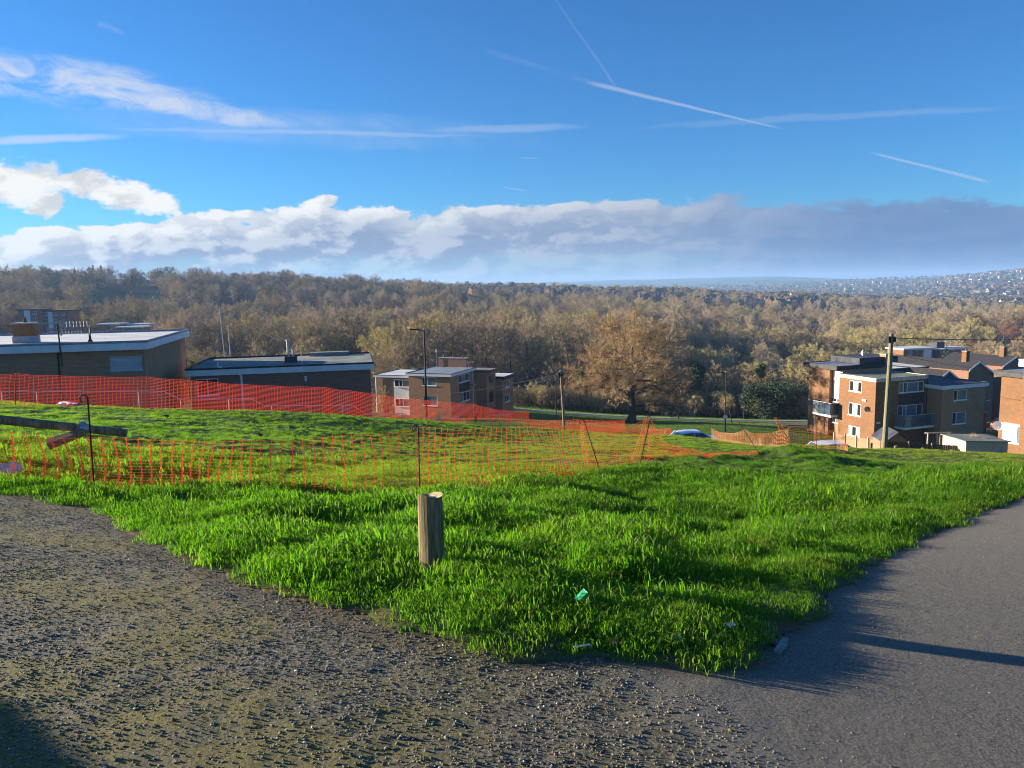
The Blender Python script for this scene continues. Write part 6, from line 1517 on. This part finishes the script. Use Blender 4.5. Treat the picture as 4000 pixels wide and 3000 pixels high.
X, Y, r_, PXw = X[keep], Y[keep], r_[keep], PXw[keep]
sp = vnoise(X, Y, .018, 52); sp2 = rw.uniform(size=len(X))
KI = np.where(sp2 < .32, 0, np.where(sp2 < .60, 1, np.where(sp2 < .78, 2, np.where(sp2 < .88, 3, 4))))
KI = np.where((sp > .66) & (sp2 < .6), 3, KI); KI = np.where((sp < .30) & (sp2 < .55), 4, KI); KI = np.where((sp > .44) & (sp < .52) & (sp2 < .5), 2, KI); KI = np.where(sp2 > .965, 5, KI)
SZ = (0.78 + .40 * vnoise(X, Y, .03, 53)) * rw.uniform(.72, 1.25, len(X)); SZ = np.where((PXw > 2650) & (r_ < 330), SZ * .72, SZ); SZ = np.where((PXw > 3200) & (r_ < 260), SZ * .8, SZ)
SZ = np.where((PXw > 1650) & (PXw < 2300) & (r_ < 210), SZ * 1.05, SZ); SZ = np.where(r_ > 700, SZ * .85, SZ)
SZ = np.where((r_ < 128), SZ * .55, SZ); SZ = np.where((PXw < 1450) & (r_ > 128) & (r_ < 215), SZ * .52, SZ); SZ = np.where((np.abs(PXw - 510) < 160) & (r_ > 440) & (r_ < 560), SZ * .6, SZ)
SZ = np.where((PXw > 900) & (PXw < 1500) & (r_ > 560), SZ * 1.05, SZ)
ZW = base_z(X, Y)
inview = (PXw > -60) & (PXw < 4060)
order = np.argsort(np.where(inview, r_ / SZ, 1e9))
first = order[:300]; rest = np.setdiff1d(np.arange(len(X)), first)
for n_, i in enumerate(first):
    k = int(KI[i]); rz = rw.uniform(0, 6.28); s = float(SZ[i])
    if n_ < 110:
        o = empty('bare_tree', (X[i], Y[i], ZW[i]), rz); link('trunk', WK[k][0], o); link('crown', WK[k][1], o)
    else: o = link('bare_tree', WK[k][2], None, (X[i], Y[i], ZW[i]), rz)
    o.scale = (s, s, s * rw.uniform(.92, 1.1)); tag(o, KLAB[k], 'tree', 'bare trees of the valley wood')
wp = [proto('wood_tree', k[2]) for k in WK]
inst_stuff('woodland', wp, np.stack([X, Y, ZW], -1)[rest], SZ[rest], rw.uniform(0, 6.28, len(rest)), KI[rest], 'dense bare winter woodland covering the valley sides', 'woodland')
print('wood trees', len(X))
# scrub along the foot of the wood
ps = rw.uniform(1900, 3320, 260); ds_ = np.interp(ps, [2000 + F_PX * p[0] / p[1] for p in RD], [p[1] for p in RD]) + rw.uniform(17, 30, 260)
sxp = (ps - 2000) / F_PX * ds_; bp_ = [kind('scrub', grow(31 + k, 2.6, 2.1, .04, 9, 5, 4, 6, bushy, tr=.07, tw=.014, up=.7, twl=.55), 'bark', tw_) for k, tw_ in enumerate(('twig_brown', 'twig_olive', 'twig_dark'))]
inst_stuff('scrub', [proto('scrub_bush', k[2]) for k in bp_], np.stack([sxp, ds_, base_z(sxp, ds_)], -1), rw.uniform(.6, 1.35, 260), rw.uniform(0, 6.28, 260), rw.integers(0, 3, 260), 'brown bramble scrub along the foot of the wood', 'scrub')
for k, (p, y, d, s, lb) in enumerate(((1500, 1560, 92, 1.3, 'bare leafless shrub against the white panelled end of the terrace'), (3792, 1760, 55, .8, 'thin bare shrub beside the lean-to shed'), (3830, 1765, 54.5, .65, 'low bare shrub against the lean-to shed'), (735, 1440, 50.5, .75, 'thin bare shrub in the gap between the two flat roofed blocks'))):
    t_ = at(p, y, d); g = bz(t_[0], t_[1]); o = empty('bare_shrub', (t_[0], t_[1], max(g, t_[2] - 2.4 * s))); o.scale = (s * .6, s * .6, s); tag(o, lb, 'shrub', 'bare shrubs by the buildings'); link('trunk', bp_[k % 2][0], o); link('crown', bp_[k % 2][1], o)

# ------------------------------------------------------------------ distant houses
varied('render_cream', (0.56, 0.51, 0.42), (0.72, 0.67, 0.58), 0.01, 0.9)
varied('slate_far', (0.05, 0.05, 0.055), (0.11, 0.10, 0.10), 0.01, 0.7)
varied('tile_far', (0.14, 0.075, 0.05), (0.20, 0.11, 0.075), 0.01, 0.8)
def house_mesh(L, Wd, h, rh, wallm, roofm):
    a, b = L / 2, Wd / 2
    V = [(-a, -b, -3), (a, -b, -3), (a, b, -3), (-a, b, -3), (-a, -b, h), (a, -b, h), (a, b, h), (-a, b, h), (-a, 0, h + rh), (a, 0, h + rh), (-a - .3, -b - .4, h - .2), (a + .3, -b - .4, h - .2), (a + .3, b + .4, h - .2), (-a - .3, b + .4, h - .2), (-a - .3, 0, h + rh + .15), (a + .3, 0, h + rh + .15)]
    F_ = [(0, 1, 5, 4), (2, 3, 7, 6), (1, 2, 6, 9, 5), (3, 0, 4, 8, 7), (10, 11, 15, 14), (12, 13, 14, 15)]
    mb = MB().add(V, F_[:4], 0).add(V, F_[4:], 1); mb.box(-a + .6, -a + 1.4, -.4, .4, h + rh * .5, h + rh + 1.1, 2)
    return mb.mesh('house', [wallm, roofm, 'brick_brown'])
HM = [house_mesh(10, 9, 6.2, 3.0, 'render_cream', 'slate_far'), house_mesh(16, 9, 6.2, 3.0, 'render_cream', 'tile_far'), house_mesh(12, 9, 6.2, 3.6, 'brick_dark', 'slate_far'), house_mesh(20, 8, 5.0, 2.4, 'brick_dark', 'slate_far')]
HX, HY, HR, HK = [], [], [], []
for k in range(95):    # the near ridge
    p = 1560 + 1650 * rw.uniform(); d = 880 + 120 * rw.uniform() - (60 if p > 2500 else 0); r = ray(p, 1150); HX.append(r[0] * d); HY.append(r[1] * d); HR.append(rw.normal(.1, .25)); HK.append(rw.choice([2, 2, 3]))
for k in range(2600):   # the city hillside
    p = rw.uniform(2450, 4250); d = math.exp(rw.uniform(math.log(1050), math.log(4300)))
    if p < 3300 and d > 3600: continue
    if vnoise(np.array([p]), np.array([d]), .004, 61)[0] < .36: continue
    r = ray(p, 1150); row = round(d / 46) * 46 + rw.normal(0, 5); HX.append(r[0] * row); HY.append(r[1] * row); HR.append(rw.normal(-.15, .22) + (1.57 if rw.uniform() < .2 else 0)); HK.append(rw.choice([0, 0, 1, 1, 2, 3]))
HX, HY, HR, HK = map(np.array, (HX, HY, HR, HK)); HZ = base_z(HX, HY) + np.where(np.hypot(HX, HY) > 700, (vnoise(HX, HY, .006, 5) - .5) * np.clip((np.hypot(HX, HY) - 700) / 800, 0, 1) * 12, 0)
o_ = np.argsort(np.hypot(HX, HY)); HL = ['far cream rendered house with slate roof on the hillside', 'far cream house pair with red brown roof on the hillside', 'far dark brick house with slate roof along the ridge or hillside', 'far long brick terrace with dark roof on the hillside']
for i in o_[:300]:
    o = link('house', HM[HK[i]], None, (HX[i], HY[i], HZ[i]), HR[i]); tag(o, HL[HK[i]], 'house', 'houses across the valley')
ri = o_[300:]; inst_stuff('distant_houses', [proto('far_house', m_) for m_ in HM], np.stack([HX, HY, HZ], -1)[ri], np.ones(len(ri)), HR[ri], HK[ri], 'thousands of tiny pale houses spread over the hazy city hillside', 'houses')
# trees between them
n_ = 9000; p = rw.uniform(1500, 4250, n_); d = np.exp(rw.uniform(math.log(950), math.log(4300), n_)); k = (p > 2350) | (d < 1150); p, d = p[k], d[k]
tx_ = (p - 2000) / F_PX * d; ty_ = d; tz_ = base_z(tx_, ty_) + (vnoise(tx_, ty_, .006, 5) - .5) * np.clip((np.hypot(tx_, ty_) - 700) / 800, 0, 1) * 12
def blobtree(seed, m_): V, Fq = leafy(seed, lumpset(7, 2.6, 2.6, 3, 7.5, 1.6, 2.8, seed), 420, .75, m_); return proto('far_tree', fast_mesh('far_tree', V, Fq, [m_]))
inst_stuff('distant_trees', [blobtree(1, 'twig_dark'), blobtree(2, 'twig_brown'), blobtree(3, 'twig_dark'), blobtree(4, 'leaf_dark')], np.stack([tx_, ty_, tz_], -1), rw.uniform(.7, 1.3, len(p)) * np.where(d > 2000, 1.15, 1), rw.uniform(0, 6.28, len(p)), rw.choice([0, 0, 1, 1, 2, 2, 3], len(p)), 'small bare trees scattered between the distant houses', 'trees')

# ------------------------------------------------------------------ haze
hz_ = mat('haze', lambda t: prin(t, (1, 1, 1, 1))); t = NT(hz_.node_tree); t.n.clear(); ot = t.add('ShaderNodeOutputMaterial'); pv = t.add('ShaderNodeVolumePrincipled')
pv.inputs['Color'].default_value = (0.38, 0.62, 1.0, 1); pv.inputs['Density'].default_value = 1.7e-4; pv.inputs['Anisotropy'].default_value = 0.1
t.l.new(pv.outputs[0], ot.inputs['Volume'])
zlo, zhi = float(GZ.min()) - 1.5, max(float(GZ.max()), float(HZ.max())) + 30
tag(MB().box(-11000, 11000, -11000, 11000, zlo, zhi).obj('haze', 'haze'), 'thin blue winter haze over the valley', 'haze', kind='stuff')
